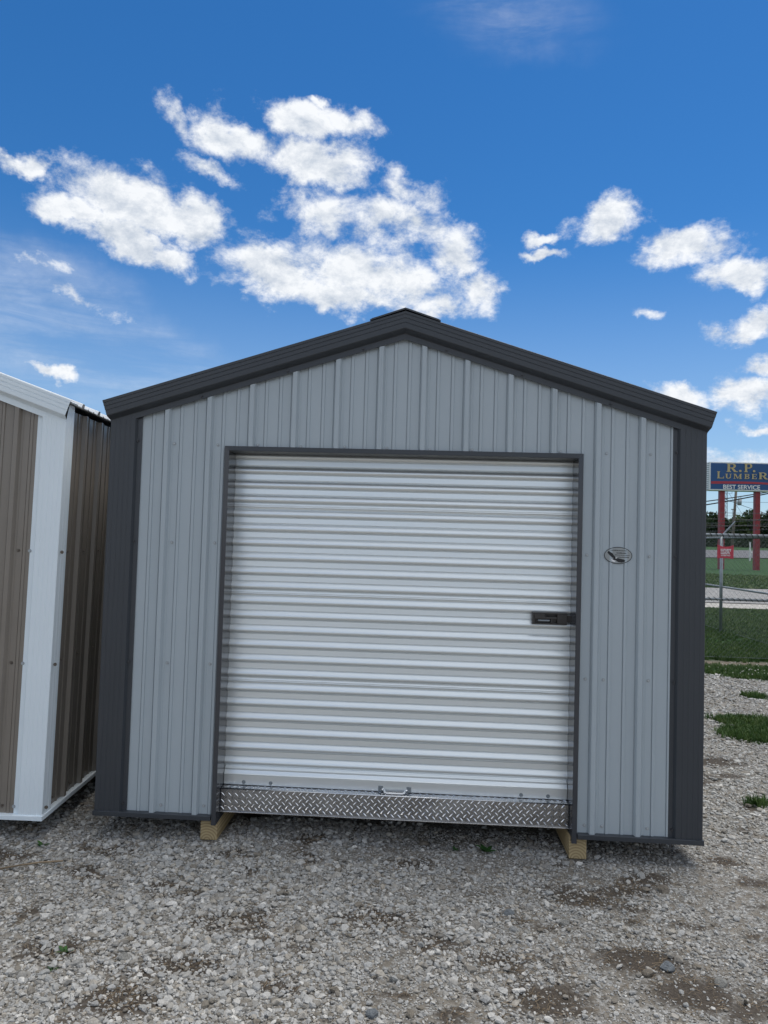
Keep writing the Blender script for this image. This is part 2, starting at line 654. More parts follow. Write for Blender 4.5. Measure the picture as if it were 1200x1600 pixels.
mt, nt, b = new_mat('gravelly ground')
t = nt.nodes.new('ShaderNodeTexCoord')
ad = nt.nodes.new('ShaderNodeAttribute'); ad.attribute_name = 'dirt'
ag = nt.nodes.new('ShaderNodeAttribute'); ag.attribute_name = 'grass'
vor = nt.nodes.new('ShaderNodeTexVoronoi')
vor.inputs['Scale'].default_value = 95
nt.links.new(t.outputs['Object'], vor.inputs['Vector'])
vs = nt.nodes.new('ShaderNodeSeparateColor')
nt.links.new(vor.outputs['Color'], vs.inputs[0])
stone = ramp(nt, vs.outputs[0], [(0, (.09, .085, .075)), (.35, (.19, .182, .165)), (.7, (.30, .295, .28)), (1, (.45, .45, .44))])
finesc = ramp(nt, tex_noise(nt, 30, 8, .7), [(.3, (.12, .105, .085)), (.55, (.22, .20, .17)), (.75, (.31, .285, .245))])


def mixc(a, b_, f):
    mx = nt.nodes.new('ShaderNodeMix')
    mx.data_type = 'RGBA'
    for s, k in ((a, 'A'), (b_, 'B')):
        if isinstance(s, tuple): mx.inputs[k].default_value = (*s, 1)
        else: nt.links.new(s, mx.inputs[k])
    if isinstance(f, float): mx.inputs['Factor'].default_value = f
    else: nt.links.new(f, mx.inputs['Factor'])
    return mx.outputs['Result']


sel = nt.nodes.new('ShaderNodeMapRange')
sel.inputs[1].default_value, sel.inputs[2].default_value = .40, .56
nt.links.new(tex_noise(nt, 16, 4), sel.inputs[0])
c = mixc(finesc, stone, sel.outputs[0])
soil = ramp(nt, tex_noise(nt, 70, 8, .75), [(.3, (.038, .032, .026)), (.6, (.092, .078, .064)), (.8, (.17, .15, .125))])
dmx = nt.nodes.new('ShaderNodeMath'); dmx.operation = 'MULTIPLY_ADD'; dmx.inputs[1].default_value = 1.1
nt.links.new(tex_noise(nt, 28, 6, .7), dmx.inputs[0])
dsh = nt.nodes.new('ShaderNodeMath'); dsh.operation = 'SUBTRACT'; dsh.inputs[1].default_value = .55
nt.links.new(ad.outputs['Fac'], dsh.inputs[0])
nt.links.new(dsh.outputs[0], dmx.inputs[2])
dmr = nt.nodes.new('ShaderNodeMapRange'); dmr.interpolation_type = 'SMOOTHSTEP'
dmr.inputs[1].default_value, dmr.inputs[2].default_value = .22, .80
nt.links.new(dmx.outputs[0], dmr.inputs[0])
c = mixc(c, soil, dmr.outputs[0])
ab = nt.nodes.new('ShaderNodeAttribute'); ab.attribute_name = 'bare'
c = mixc(c, ramp(nt, tex_noise(nt, 12, 7, .7, stretch=(.4, 2.5, 1)), [(.3, (.10, .078, .058)), (.55, (.24, .195, .15)), (.75, (.34, .29, .23))]), ab.outputs['Fac'])
turf = ramp(nt, tex_noise(nt, 3.0, 9, .7), [(.3, (.020, .052, .016)), (.55, (.034, .085, .026)), (.8, (.060, .105, .036))])
c = mixc(c, turf, ag.outputs['Fac'])
nt.links.new(c, b.inputs['Base Color'])
b.inputs['Roughness'].default_value = .95
b.inputs['Specular IOR Level'].default_value = .2
hm = nt.nodes.new('ShaderNodeMath'); hm.operation = 'MULTIPLY_ADD'
hm.inputs[1].default_value = -1.2
nt.links.new(vor.outputs['Distance'], hm.inputs[0])
nt.links.new(tex_noise(nt, 140, 5, .7), hm.inputs[2])
bump(nt, b, hm.outputs[0], .7, .008)
M_GROUND = mt
gme = np_mesh('ground', V, F, M_GROUND, True)
for nm, fn in (('dirt', f_dirt), ('grass', f_grass), ('bare', f_bare)):
    a = gme.attributes.new(nm, 'FLOAT', 'POINT')
    a.data.foreach_set('value', fn(V[:, 0], V[:, 1]).astype(np.float32))
tag(link('ground', gme), kind='structure')


def strip_road(name, y0, y1, mat, x0, x1, dz, slope=0.0, seg=120):
    xs = np.linspace(x0, x1, seg)
    ys = np.linspace(0, 1, 13)
    XX, TT = np.meshgrid(xs, ys)
    YY = y0 + (y1 - y0) * TT + slope * XX + .35 * (fbm(XX * .35, TT * 0 + y0, 3) - .5)
    VV = np.stack([XX.ravel(), YY.ravel(), f_z(XX.ravel(), YY.ravel()) + dz], 1)
    ii = np.arange(seg * 13).reshape(13, seg)
    FF = np.stack([ii[:-1, :-1].ravel(), ii[:-1, 1:].ravel(), ii[1:, 1:].ravel(), ii[1:, :-1].ravel()], 1)
    return tag(link(name, np_mesh(name, VV, FF, mat, True)), kind='structure')


M_ROAD = plain('pale gravel road', (.27, .265, .255), .95, 0, .25, 3)
M_SHOULDER = plain('limestone shoulder', (.42, .40, .36), .95, 0, .25, 5)
M_ASPH = plain('weathered asphalt', (.13, .13, .135), .9, 0, .12, 2)
strip_road('road_shoulder', 16.6, 19.6, M_SHOULDER, -70, 110, .03, .02)
strip_road('gravel_road', 18.4, 27.0, M_ROAD, -70, 110, .05, .02)
strip_road('highway', 93, 112, M_ASPH, -160, 240, .12, .0)

# ------------------------------------------------------------------ scatter: stones and grass (geometry nodes, one object each)


def scatter(name, P, rot, scl, vid, protos, kind='stuff'):
    coll = bpy.data.collections.new(name + '_pieces')
    for i, me in enumerate(protos):
        coll.objects.link(bpy.data.objects.new('%s_piece_%02d' % (name, i), me))
    me = bpy.data.meshes.new(name)
    me.vertices.add(len(P))
    me.vertices.foreach_set('co', np.asarray(P, dtype=np.float32).ravel())
    for nm, typ, arr, key in (('rot', 'FLOAT_VECTOR', rot, 'vector'), ('scl', 'FLOAT_VECTOR', scl, 'vector'), ('vid', 'INT', vid, 'value')):
        a = me.attributes.new(nm, typ, 'POINT')
        a.data.foreach_set(key, np.asarray(arr, dtype=np.int32 if typ == 'INT' else np.float32).ravel())
    me.update()
    o = link(name, me)
    ng = bpy.data.node_groups.new(name + '_scatter', 'GeometryNodeTree')
    ng.interface.new_socket('Geometry', in_out='INPUT', socket_type='NodeSocketGeometry')
    ng.interface.new_socket('Geometry', in_out='OUTPUT', socket_type='NodeSocketGeometry')
    gi, go = ng.nodes.new('NodeGroupInput'), ng.nodes.new('NodeGroupOutput')
    iop = ng.nodes.new('GeometryNodeInstanceOnPoints')
    ci = ng.nodes.new('GeometryNodeCollectionInfo')
    ci.inputs['Collection'].default_value = coll
    ci.inputs['Separate Children'].default_value = True
    ci.inputs['Reset Children'].default_value = True
    iop.inputs['Pick Instance'].default_value = True
    ng.links.new(gi.outputs[0], iop.inputs['Points'])
    ng.links.new(ci.outputs[0], iop.inputs['Instance'])
    for nm, dt, sock in (('rot', 'FLOAT_VECTOR', 'Rotation'), ('scl', 'FLOAT_VECTOR', 'Scale'), ('vid', 'INT', 'Instance Index')):
        na = ng.nodes.new('GeometryNodeInputNamedAttribute')
        na.data_type = dt
        na.inputs['Name'].default_value = nm
        ng.links.new(na.outputs['Attribute'], iop.inputs[sock])
    ng.links.new(iop.outputs[0], go.inputs[0])
    md = o.modifiers.new('scatter', 'NODES')
    md.node_group = ng
    o['kind'] = kind
    return o


def rock_mesh(name, seed, mat, sub=2, flat=.56, smooth=False):
    r = np.random.default_rng(seed)
    import bmesh
    bm = bmesh.new()
    bmesh.ops.create_icosphere(bm, subdivisions=sub, radius=1)
    planes = [(Vector(r.normal(size=3)).normalized(), r.uniform(.50, .85)) for _ in range(9)]
    sx, sy = r.uniform(.75, 1.25), r.uniform(.7, 1.1)
    for vv in bm.verts:
        for nrm, d in planes:
            k = vv.co.dot(nrm)
            if k > d: vv.co -= nrm * (k - d) * .95
        vv.co.x *= sx
        vv.co.y *= sy
        vv.co.z *= flat
    me = bpy.data.meshes.new(name)
    bm.to_mesh(me)
    bm.free()
    me.materials.append(mat)
    if smooth:
        me.polygons.foreach_set('use_smooth', [True] * len(me.polygons))
    return me


mt, nt, b = new_mat('crushed limestone')
oi = nt.nodes.new('ShaderNodeObjectInfo')
base = ramp(nt, oi.outputs['Random'], [(0, (.19, .17, .14)), (.10, (.25, .235, .21)), (.25, (.31, .31, .30)), (.42, (.355, .36, .355)), (.56, (.39, .36, .31)), (.68, (.41, .415, .41)), (.90, (.48, .475, .455)), (1, (.64, .63, .60))])
nn = tex_noise(nt, 2.2, 6, .65)
mm = nt.nodes.new('ShaderNodeMix'); mm.data_type = 'RGBA'; mm.blend_type = 'MULTIPLY'; mm.inputs['Factor'].default_value = .8
nt.links.new(base, mm.inputs['A'])
nt.links.new(ramp(nt, nn, [(.3, (.66, .64, .61)), (.65, (1.06, 1.06, 1.06))]), mm.inputs['B'])
nt.links.new(mm.outputs['Result'], b.inputs['Base Color'])
b.inputs['Roughness'].default_value = .88
b.inputs['Specular IOR Level'].default_value = .3
bump(nt, b, nn, .3, .15)
M_STONE = mt
stones = [rock_mesh('stone_%d' % i, 100 + i, M_STONE, 1 if i % 3 else 2) for i in range(12)]


def stone_points(x0, x1, y0, y1, per_m2, med, sig, rmin, rmax):
    n = int((x1 - x0) * (y1 - y0) * per_m2)
    x, y = rng.uniform(x0, x1, n), rng.uniform(y0, y1, n)
    dirt, gr = f_dirt(x, y), f_grass(x, y)
    sand = f_sand(x, y)
    big = fbm(x * 1.1 + 50, y * 1.1 + 20, 3)
    keep = rng.random(n) < np.clip((1 - .74 * sstep(.25, .85, dirt + rng.normal(0, .12, n))) * (1 - .97 * gr) * (1 - .9 * np.clip(f_bare(x, y), 0, 1)) * (1 - (.80 if med > .005 else .35) * sstep(.2, .6, sand)) * (.6 + .7 * sstep(.3, .6, big)), .02, 1)
    keep &= ~((np.abs(np.abs(x) - .96) < .055) & (y > -.03))
    x, y, big = x[keep], y[keep], big[keep]
    r = np.clip(med * np.exp(rng.normal(0, sig, len(x))) * (.70 + .55 * big) * (1.12 - .10 * np.clip(x, -1.2, 1.5)), rmin, rmax)
    return x, y, r


sets = [stone_points(-2.6, 3.0, -2.3, .35, 8200, .0064, .46, .003, .023),
        stone_points(-2.6, 3.0, -2.3, .35, 6500, .0040, .25, .0022, .006),
        stone_points(-4.2, 5.5, -3.4, -2.3, 1500, .010, .3, .005, .02),
        stone_points(1.3, 5.2, .35, 3.2, 3000, .0085, .42, .004, .026),
        stone_points(1.6, 7.0, 3.2, 6.6, 1700, .0115, .40, .006, .028),
        stone_points(-2.3, -1.4, .35, 2.6, 1800, .009, .4, .004, .02),
        stone_points(-1.4, 1.3, .35, 2.2, 900, .009, .4, .004, .02)]
SX, SY, SR = (np.concatenate(k) for k in zip(*sets))
n = len(SX)
P = np.stack([SX, SY, f_z(SX, SY) + SR * rng.uniform(.05, .42, n)], 1)
rot = np.stack([rng.normal(0, .28, n), rng.normal(0, .28, n), rng.uniform(0, 6.283, n)], 1)
scl = SR[:, None] * rng.uniform(.85, 1.2, (n, 3))
tag(scatter('gravel', P, rot, scl, rng.integers(0, len(stones), n), stones), 'loose grey crushed limestone gravel covering the yard', 'gravel')


def blade_tuft(name, seed, mat, nb=14, h=.06, spread=.035, wid=.0035, bend=.5):
    r = np.random.default_rng(seed)
    V, F = [], []
    for i in range(nb):
        a = r.uniform(0, 6.283)
        d = np.array([math.cos(a), math.sin(a), 0])
        s = np.array([-d[1], d[0], 0])
        p = np.array([*r.normal(0, spread * .5, 2), 0])
        hh = h * r.uniform(.55, 1.15)
        bd = bend * r.uniform(.2, 1.2)
        w = wid * r.uniform(.7, 1.3)
        k = len(V)
        for t_, ww in ((0, 1), (.45, .9), (.8, .55)):
            c_ = p + d * hh * bd * t_ ** 2 + np.array([0, 0, hh * t_ * (1 - .25 * bd * t_)])
            V += [c_ - s * w * ww, c_ + s * w * ww]
        V.append(p + d * hh * bd * 1.1 + np.array([0, 0, hh * (1 - .3 * bd)]))
        F += [(k, k + 1, k + 3, k + 2), (k + 2, k + 3, k + 5, k + 4), (k + 4, k + 5, k + 6)]
    me = bpy.data.meshes.new(name)
    me.from_pydata([tuple(q) for q in V], [], F)
    me.materials.append(mat)
    return me


def leaf_mat(name, stops, trans=.25):
    mt, nt, b = new_mat(name)
    oi = nt.nodes.new('ShaderNodeObjectInfo')
    ad_ = nt.nodes.new('ShaderNodeMath'); ad_.operation = 'MULTIPLY_ADD'
    ad_.inputs[1].default_value = .5
    nt.links.new(oi.outputs['Random'], ad_.inputs[0])
    h_ = nt.nodes.new('ShaderNodeMath'); h_.operation = 'MULTIPLY'; h_.inputs[1].default_value = .5
    nt.links.new(tex_noise(nt, 1.3, 5), h_.inputs[0])
    nt.links.new(h_.outputs[0], ad_.inputs[2])
    c_ = ramp(nt, ad_.outputs[0], stops)
    nt.links.new(c_, b.inputs['Base Color'])
    b.inputs['Roughness'].default_value = .6
    b.inputs['Specular IOR Level'].default_value = .3
    tr = nt.nodes.new('ShaderNodeBsdfTranslucent')
    nt.links.new(c_, tr.inputs['Color'])
    ms = nt.nodes.new('ShaderNodeMixShader')
    ms.inputs[0].default_value = trans
    nt.links.new(b.outputs[0], ms.inputs[1])
    nt.links.new(tr.outputs[0], ms.inputs[2])
    nt.links.new(ms.outputs[0], nt.nodes['Material Output'].inputs['Surface'])
    return mt


M_GRASS = leaf_mat('grass blade', [(.2, (.030, .066, .016)), (.5, (.056, .112, .026)), (.8, (.105, .150, .042))])
tufts = [blade_tuft('tuft_%d' % i, i, M_GRASS, 16) for i in range(6)]


def grass_points(x0, x1, y0, y1, per):
    n = int((x1 - x0) * (y1 - y0) * per)
    x, y = rng.uniform(x0, x1, n), rng.uniform(y0, y1, n)
    k = rng.random(n) < f_grass(x, y) ** 1.5
    return x[k], y[k]


gs = [grass_points(1.7, 6.5, .5, 5.4, 1100), grass_points(2.2, 7.5, 5.4, 9.0, 520), grass_points(3.0, 11, 9.0, 16.4, 170), grass_points(8, 26, 27.5, 45, 14)]
gxp, gyp = (np.concatenate(k) for k in zip(*gs))
n = len(gxp)
far = np.clip((gyp - 8) / 8, 0, 2.5)
P = np.stack([gxp, gyp, f_z(gxp, gyp) - .004], 1)
scl = (rng.uniform(.6, 1.25, n) * (1 + far * .35))[:, None] * np.array([1, 1, 1.0]) * np.stack([1 + far * .5, 1 + far * .5, np.ones(n)], 1)
rot = np.stack([rng.normal(0, .12, n), rng.normal(0, .12, n), rng.uniform(0, 6.283, n)], 1)
tag(scatter('grass', P, rot, scl, rng.integers(0, len(tufts), n), tufts), 'green grass growing round the wire fences and in the gravel', 'grass')

# white clover heads in the strip of grass beside the gravel
M_CLOVER = plain('clover head', (.62, .60, .52), .8)
clov = [rock_mesh('clover_head', 900, M_CLOVER, 1, .8)]
n = 260
x, y = rng.uniform(2.8, 7, n), rng.uniform(5.5, 6.6, n)
k = f_grass(x, y) > .5
x, y = x[k], y[k]
n = len(x)
tag(scatter('clover_flowers', np.stack([x, y, f_z(x, y) + rng.uniform(.045, .075, n)], 1), np.zeros((n, 3)), np.full((n, 3), .011) * rng.uniform(.7, 1.2, (n, 1)), np.zeros(n), clov), 'small white clover flowers in the grass strip beside the gravel', 'flowers')
# dry stalks and bits of straw lying in the bare soil
M_STRAW = plain('dry straw', (.20, .15, .095), .85, 0, .35, 6)


def straw_mesh(seed):
    r = np.random.default_rng(seed)
    mb = MB()
    for i in range(5):
        p = Vector((*r.normal(0, .02, 2), .002))
        a = r.uniform(0, 6.283)
        L = r.uniform(.015, .05)
        q = p + Vector((math.cos(a) * L, math.sin(a) * L, r.uniform(-.001, .008)))
        mid = (p + q) / 2 + Vector((*r.normal(0, .004, 2), r.uniform(0, .006)))
        mb.tube([p, mid, q], r.uniform(.0005, .0011), 3)
    return mb.mesh('straw_%d' % seed, M_STRAW)


straws = [straw_mesh(i) for i in range(6)]
x, y = rng.uniform(-2.4, 3.0, 90000), rng.uniform(-2.2, .1, 90000)
k = rng.random(90000) < .07 * f_dirt(x, y) ** 1.2
x, y = x[k], y[k]
n = len(x)
tag(scatter('straw', np.stack([x, y, f_z(x, y) + .002], 1), np.stack([rng.normal(0, .15, n), rng.normal(0, .15, n), rng.uniform(0, 6.28, n)], 1), np.full((n, 3), 1.0) * rng.uniform(.5, 1.2, (n, 1)), rng.integers(0, 6, n), straws), 'dry brown straw and stalks lying on bare soil patches', 'straw')

# ------------------------------------------------------------------ portable metal sheds
RIB = .2286


def rib_profile(x0, x1, xr, minor=True, extra=()):
    """breakpoints (x, out) of an agricultural rib panel: trapezoid major ribs, two low minor ribs between"""
    pts = []
    k0, k1 = math.floor((x0 - xr) / RIB) - 1, math.ceil((x1 - xr) / RIB) + 1
    for k in range(k0, k1 + 1):
        c_ = xr + k * RIB
        pts += [(c_ - .0235, 0), (c_ - .0225, -.004), (c_ - .0200, -.004), (c_ - .0125, .0195), (c_ - .0095, .021), (c_ + .0095, .021), (c_ + .0115, .0195), (c_ + .0215, 0)]
        pts += [(c_ + .0260, 0.0), (c_ + .0300, -.0012), (c_ + .034, 0)]
        for q in (1, 2):
            mcx = c_ + RIB * q / 3
            pts += [(mcx - .0115, 0), (mcx - .0105, -.0035), (mcx - .0085, -.0035), (mcx - .0070, .0045), (mcx + .0065, .0045), (mcx + .0085, 0)]
    pts.sort()
    xs, os_ = [p[0] for p in pts], [p[1] for p in pts]
    cut = sorted(set([x0, x1] + [e for e in extra if x0 < e < x1]))
    out = [(x, o) for x, o in pts if x0 < x < x1 and min(abs(x - e) for e in cut) > 1e-5]
    out += [(e, float(np.interp(e, xs, os_))) for e in cut]
    return sorted(out)


def screw_mesh(mat):
    mb = MB()
    mb.bar((0, 0, 0), (0, -.0025, 0), .0090, 12)
    mb.bar((0, -.0024, 0), (0, -.0090, 0), .0058, 6, .0050)
    return mb.mesh('screw', mat)


def make_shed(name, loc, rot, C, half, eave, slope, depth, xr, door, skids, trim_scale=1.0):
    """local frame: x across the front, -y outwards from the front wall, z up from the bottom of the wall sheets"""
    root = empty(name, loc, rot)
    th = math.atan(slope)
    c_, s_ = math.cos(th), math.sin(th)
    ha = eave + slope * (half - .006)                 # lower line of the rake trim at the apex

    def top(x): return ha - slope * abs(x) + .03
    DW, DT = .930, 1.945                              # rough opening in the sheets
    # --- front sheets, four ribs wide each, lapped on a rib
    cuts = [-half + .02]
    k = math.ceil((-half + .05 - xr) / RIB)
    first = True
    while True:
        xx = xr + (k + 4 if not first else k) * RIB if False else xr + k * RIB
        if xx > half - .3: break
        if xx > -half + .5: cuts.append(xx); k += 4
        else: k += 1
    cuts.append(half - .02)
    for i, (a, b_) in enumerate(zip(cuts, cuts[1:])):
        ex = (-DW, DW, 0.0) if door else (0.0,)
        prof = rib_profile(a, b_, xr, extra=ex)
        mb = MB()
        oy = -.0012 * (i % 2)
        for (x1, o1), (x2, o2) in zip(prof, prof[1:]):
            zb = DT if door and abs((x1 + x2) / 2) < DW else .010
            mb.quad((x1, -o1 + oy, zb), (x2, -o2 + oy, zb), (x2, -o2 + oy, top(x2)), (x1, -o1 + oy, top(x1)))
        mb.build('wall_panel', C['wall'], root)
    # --- side and back sheets
    zs = eave + .095
    for sx in (-1, 1):
        y = .02
        while y < depth - .05:
            y2 = min(y + 4 * RIB, depth - .02)
            prof = rib_profile(y, y2, .045)
            mb = MB()
            for (y1, o1), (yy, o2) in zip(prof, prof[1:]):
                mb.quad((sx * (half - .024 + o1), y1, .01), (sx * (half - .024 + o2), yy, .01), (sx * (half - .024 + o2), yy, zs), (sx * (half - .024 + o1), y1, zs))
            mb.build('wall_panel', C['wall'], root)
            y = y2
    mb = MB()
    prof = rib_profile(-half + .02, half - .02, xr, extra=(0.0,))
    for (x1, o1), (x2, o2) in zip(prof, prof[1:]):
        mb.quad((x2, depth + o2, .01), (x1, depth + o1, .01), (x1, depth + o1, top(x1)), (x2, depth + o2, top(x2)))
    mb.build('wall_panel', C['wall'], root)
    # --- roof sheets
    nR = .122
    T = (half - .006) / c_ - .002
    for sx in (-1, 1):
        y = -.045
        while y < depth + .03:
            y2 = min(y + 4 * RIB, depth + .05)
            prof = rib_profile(y, y2, .11)
            mb = MB()
            A, B, A2, B2 = [], [], [], []
            for (yy, o) in prof:
                n_ = nR + o
                A.append((sx * 0.0, yy, ha + n_ / c_))
                B.append((sx * (c_ * T + s_ * n_), yy, ha - s_ * T + c_ * n_))
                B2.append((sx * (c_ * T + s_ * (n_ - .0015)), yy, ha - s_ * T + c_ * (n_ - .0015)))
                A2.append((0.0, yy, ha + (n_ - .0015) / c_))
            if sx > 0: mb.sweep(A, B); mb.sweep(B2, A2)
            else: mb.sweep(B, A); mb.sweep(A2, B2)
            mb.sweep(B, B2)
            mb.build('roof_panel', C['roof'], root)
            y = y2
    # eave purlin closing the gap between wall and roof
    for sx in (-1, 1):
        MB().box(min(sx * (half - .09), sx * (half - .03)), max(sx * (half - .09), sx * (half - .03)), .02, depth - .02, eave + .0, eave + .085).build('eave_board', M_WOODD, root)
    # ridge cap with small bent-up edges
    mb = MB()
    for sx in (-1, 1):
        pr = [(0.0, nR + .026), (.135, nR + .022), (.150, nR + .019)]
        A = [(sx * (c_ * t_ + s_ * n_) if t_ else 0.0, -.072, ha - s_ * t_ + (c_ * n_ if t_ else n_ / c_)) for t_, n_ in pr]
        B = [(p[0], depth + .07, p[2]) for p in A]
        A3 = [(p[0], p[1], p[2] - .009) for p in A]
        mb.sweep(A, B)
        mb.sweep(A, A3)
    mb.build('ridge_cap', C['trim'], root)
    # --- rake trims
    prof = [(-.001, -.0225), (.0, -.0235), (.027, -.0235), (.030, -.026), (.046, -.058), (.050, -.0615), (.073, -.0625), (.0735, -.0600), (.0775, -.0600), (.078, -.0632), (.095, -.0638), (.0955, -.0613), (.0995, -.0613),
            (.100, -.0645), (.115, -.065), (.1155, -.0625), (.1195, -.0625), (.120, -.0655), (.132, -.066), (.1335, -.065), (.134, .03)]
    T0 = (half - .006) / c_
    for fb in (0, 1):
        for sx in (-1, 1):
            A, B = [], []
            for n_, y in prof:
                yy = y if fb == 0 else depth - y
                t0 = -n_ * slope
                A.append((0.0, yy, ha - s_ * t0 + c_ * n_))
                B.append((sx * (c_ * T0 + s_ * n_), yy, ha - s_ * T0 + c_ * n_))
            mb = MB()
            mb.sweep(A, B) if (sx > 0) == (fb == 0) else mb.sweep(B, A)
            mb.build('rake_trim', C['trim'], root)
    # --- corner trims (front corners with flange, step and fluted face)
    fw = .168 * trim_scale
    for sx in (-1, 1):
        x = lambda d: sx * (half - d)
        pr = [(fw, -.0045), (fw - .002, -.0060), (fw - .024, -.0060), (fw - .034, -.0240)]
        q = fw - .034
        for j in range(1, 5):
            d = q * (1 - j / 5)
            pr += [(d + .004, -.0245), (d + .002, -.0232), (d - .002, -.0232), (d - .004, -.0245)]
        pr += [(.003, -.0250), (.0, -.0225)]
        side = [(y_, o_) for y_, o_ in ((.03, 0), (.032, -.0013), (.036, -.0013), (.038, 0), (.062, 0), (.064, -.0013), (.068, -.0013), (.07, 0), (.1, 0), (.11, -.016), (.13, -.016))]
        z0, z1 = .006, eave + .012
        pts = [(x(d), y) for d, y in pr] + [(x(-o_), y_ - .02) for y_, o_ in side]
        A = [(px, py, z0) for px, py in pts]
        B = []
        for px, py in pts:
            B.append((px, py, min(top(px) - .012, z1 + .25) if py < .0 else zs + .02))
        mb = MB()
        mb.sweep(A, B) if sx < 0 else mb.sweep(B, A)
        mb.build('corner_trim', C['trim'], root)
        # back corner
        pts = [(x(.15), depth + .024), (x(.0), depth + .024), (x(0), depth - .13)]
        mb = MB()
        mb.sweep([(a_, b_, z0) for a_, b_ in pts], [(a_, b_, zs - .02) for a_, b_ in pts])
        mb.build('corner_trim', C['trim'], root)
    # --- base trims: drip edge along the bottom
    segs = [(-half - .004, -.947), (.947, half + .004)] if door else [(-half - .004, half + .004)]
    pb = [(-.002, .014), (-.030, .0125), (-.0315, .0105), (-.0315, -.0105), (-.029, -.012), (.02, -.012)]
    for a, b_ in segs:
        mb = MB()
        mb.sweep([(b_, y, z) for y, z in pb], [(a, y, z) for y, z in pb])
        mb.quad(*[(a, y, z) for y, z in pb])
        mb.quad(*[(b_, y, z) for y, z in reversed(pb)])
        mb.build('base_trim', C['trim'], root)
    for sx in (-1, 1):
        mb = MB()
        ps = [(-.03, .014), (.004, .0125), (.0055, .0105), (.0055, -.0105), (.003, -.012), (-.05, -.012)]
        A = [(sx * (half + o_), -.0315, z) for o_, z in ps]
        B = [(sx * (half + o_), depth + .03, z) for o_, z in ps]
        mb.sweep(A, B)
        mb.build('base_trim', C['trim'], root)
    # floor deck
    MB().box(-half + .03, half - .03, .03 if not door else .14, depth - .03, -.010, .012).build('floor_deck', M_WOODD, root)
    # --- skids
    for xs_ in skids:
        o = MB().box(-.0445, .0445, .012, depth - .1, -.055, .058).build('skid', M_WOOD, root, bevel=.004)
        o.location = (xs_, 0, -.0715)
    return root, ha, top


M_WOODD = plain('rough framing timber', (.20, .14, .085), .8, 0, .2, 6)
CG = dict(wall=M_GREY, trim=M_CHAR, roof=M_CHAR)
CB = dict(wall=M_BROWN, trim=M_WHITE, roof=M_ROOFW)
BASE_Z = .125
shed, HA, TOP = make_shed('metal_shed', (0, 0, BASE_Z), (0, 0, 0), CG, 1.570, 2.053, .3135, 4.9, -.3505, True, (-.964, .958))
tag(shed, 'light grey metal shed with charcoal trim and closed roll-up door', 'shed', 'portable metal sheds on the gravel')

# screws on the front of the grey shed
sg, sd = screw_mesh(M_SCREWG), screw_mesh(M_SCREWD)
for z, xs in ((1.966, (-1.225, -.988, -.772, -.540, -.305, -.080, .146, .368, .582, .829, 1.066, 1.292)),
              (1.435, (-1.219, -.985, .974, 1.292)), (.793, (-1.218, -.986, .977, 1.069, 1.296)), (.053, (-1.221, -.991, .985, 1.074, 1.301))):
    for x in xs:
        link('screw', sg, shed, (x, -.0005, z + random.uniform(-.004, .004)))
for z in (1.975, 1.435, .793, .053):
    for sx in (-1, 1):
        link('screw', sd, shed, (sx * 1.424, -.0062, z))
for sx in (-1, 1):
    for t_ in (.22, .62, 1.08):
        link('screw', sd, shed, (sx * t_, -.0235, HA - .3135 * t_ + .014))

# door opening trims: narrow face on the wall, deep glossy reveal
OW, OT = .944, 1.956
for sx in (-1, 1):
    pts = [(OW, -.002), (OW, -.024), (OW - .0015, -.0258), (OW - .0235, -.0258), (OW - .025, -.024), (OW - .025, .150)]
    mb = MB()
    A = [(sx * x, y, -.035 if i < 5 else -.03) for i, (x, y) in enumerate(pts)]
    B = [(sx * x, y, OT - (OW - x)) for x, y in pts]
    mb.sweep(A, B) if sx < 0 else mb.sweep(B, A)
    mb.build('door_jamb', M_JAMB, shed)
mb = MB()
pts = [(OT, -.002), (OT, -.024), (OT - .0015, -.0258), (OT - .0235, -.0258), (OT - .025, -.024), (OT - .025, .150)]
A = [(-(OW - (OT - z)), y, z) for z, y in pts]
B = [((OW - (OT - z)), y, z) for z, y in pts]
mb.sweep(B, A)
mb.build('door_header', M_CHAR, shed)

# roll-up door: backing with side guides, then every corrugation of the curtain
mb = MB()
mb.box(-.925, .925, .146, .150, .10, 1.95)
dr = mb.build('roll_up_door', M_CURT, shed)
PER, Z0, NB = .0793, .2335, 21       # underside of the lowest bulge, number of bulges


def slat_profile(seam):
    """one period, from the underside of one bulge up to the underside of the next: (z, out)"""
    p = [(0.0, .0)]
    for i in range(1, 13):
        a = i / 12
        z = .0005 + .047 * a
        w = math.sin(math.pi * min(1, a ** .80)) ** .85
        p.append((z, .0145 * w))
    p += [(.0480, -.0012), (.0492, -.0020), (.0504, 0.0006), (.0530, .0004)]
    if seam:
        p += [(.0575, .0006), (.0590, .0042), (.0630, .0052), (.0655, .0012), (.0668, .0038), (.0702, .0030), (.0716, .0004)]
    p += [(.0760, .0002), (PER, 0.0)]
    return p


def slat_mesh(seam):
    xs = np.linspace(-.9188, .9188, 25)
    pr = slat_profile(seam)
    V, F = [], []
    for i, x in enumerate(xs):
        wob = .0007 * math.sin(i * 2.1) if seam else 0
        for z, o in pr:
            V.append((x, -o, z + (wob if .054 < z < .075 else 0)))
    k = len(pr)
    for i in range(len(xs) - 1):
        for j in range(k - 1):
            F.append((i * k + j, (i + 1) * k + j, (i + 1) * k + j + 1, i * k + j + 1))
    me = bpy.data.meshes.new('slat')
    me.from_pydata(V, [], F)
    me.materials.append(M_CURT)
    me.polygons.foreach_set('use_smooth', [True] * len(F))
    me.update()
    return me


s_pl, s_seam = slat_mesh(False), slat_mesh(True)
for i in range(NB + 1):
    o = link('slat', s_seam if i in (5, 11, 17) else s_pl, dr, (0, .128 + random.uniform(-.0006, .0006), Z0 + i * PER))
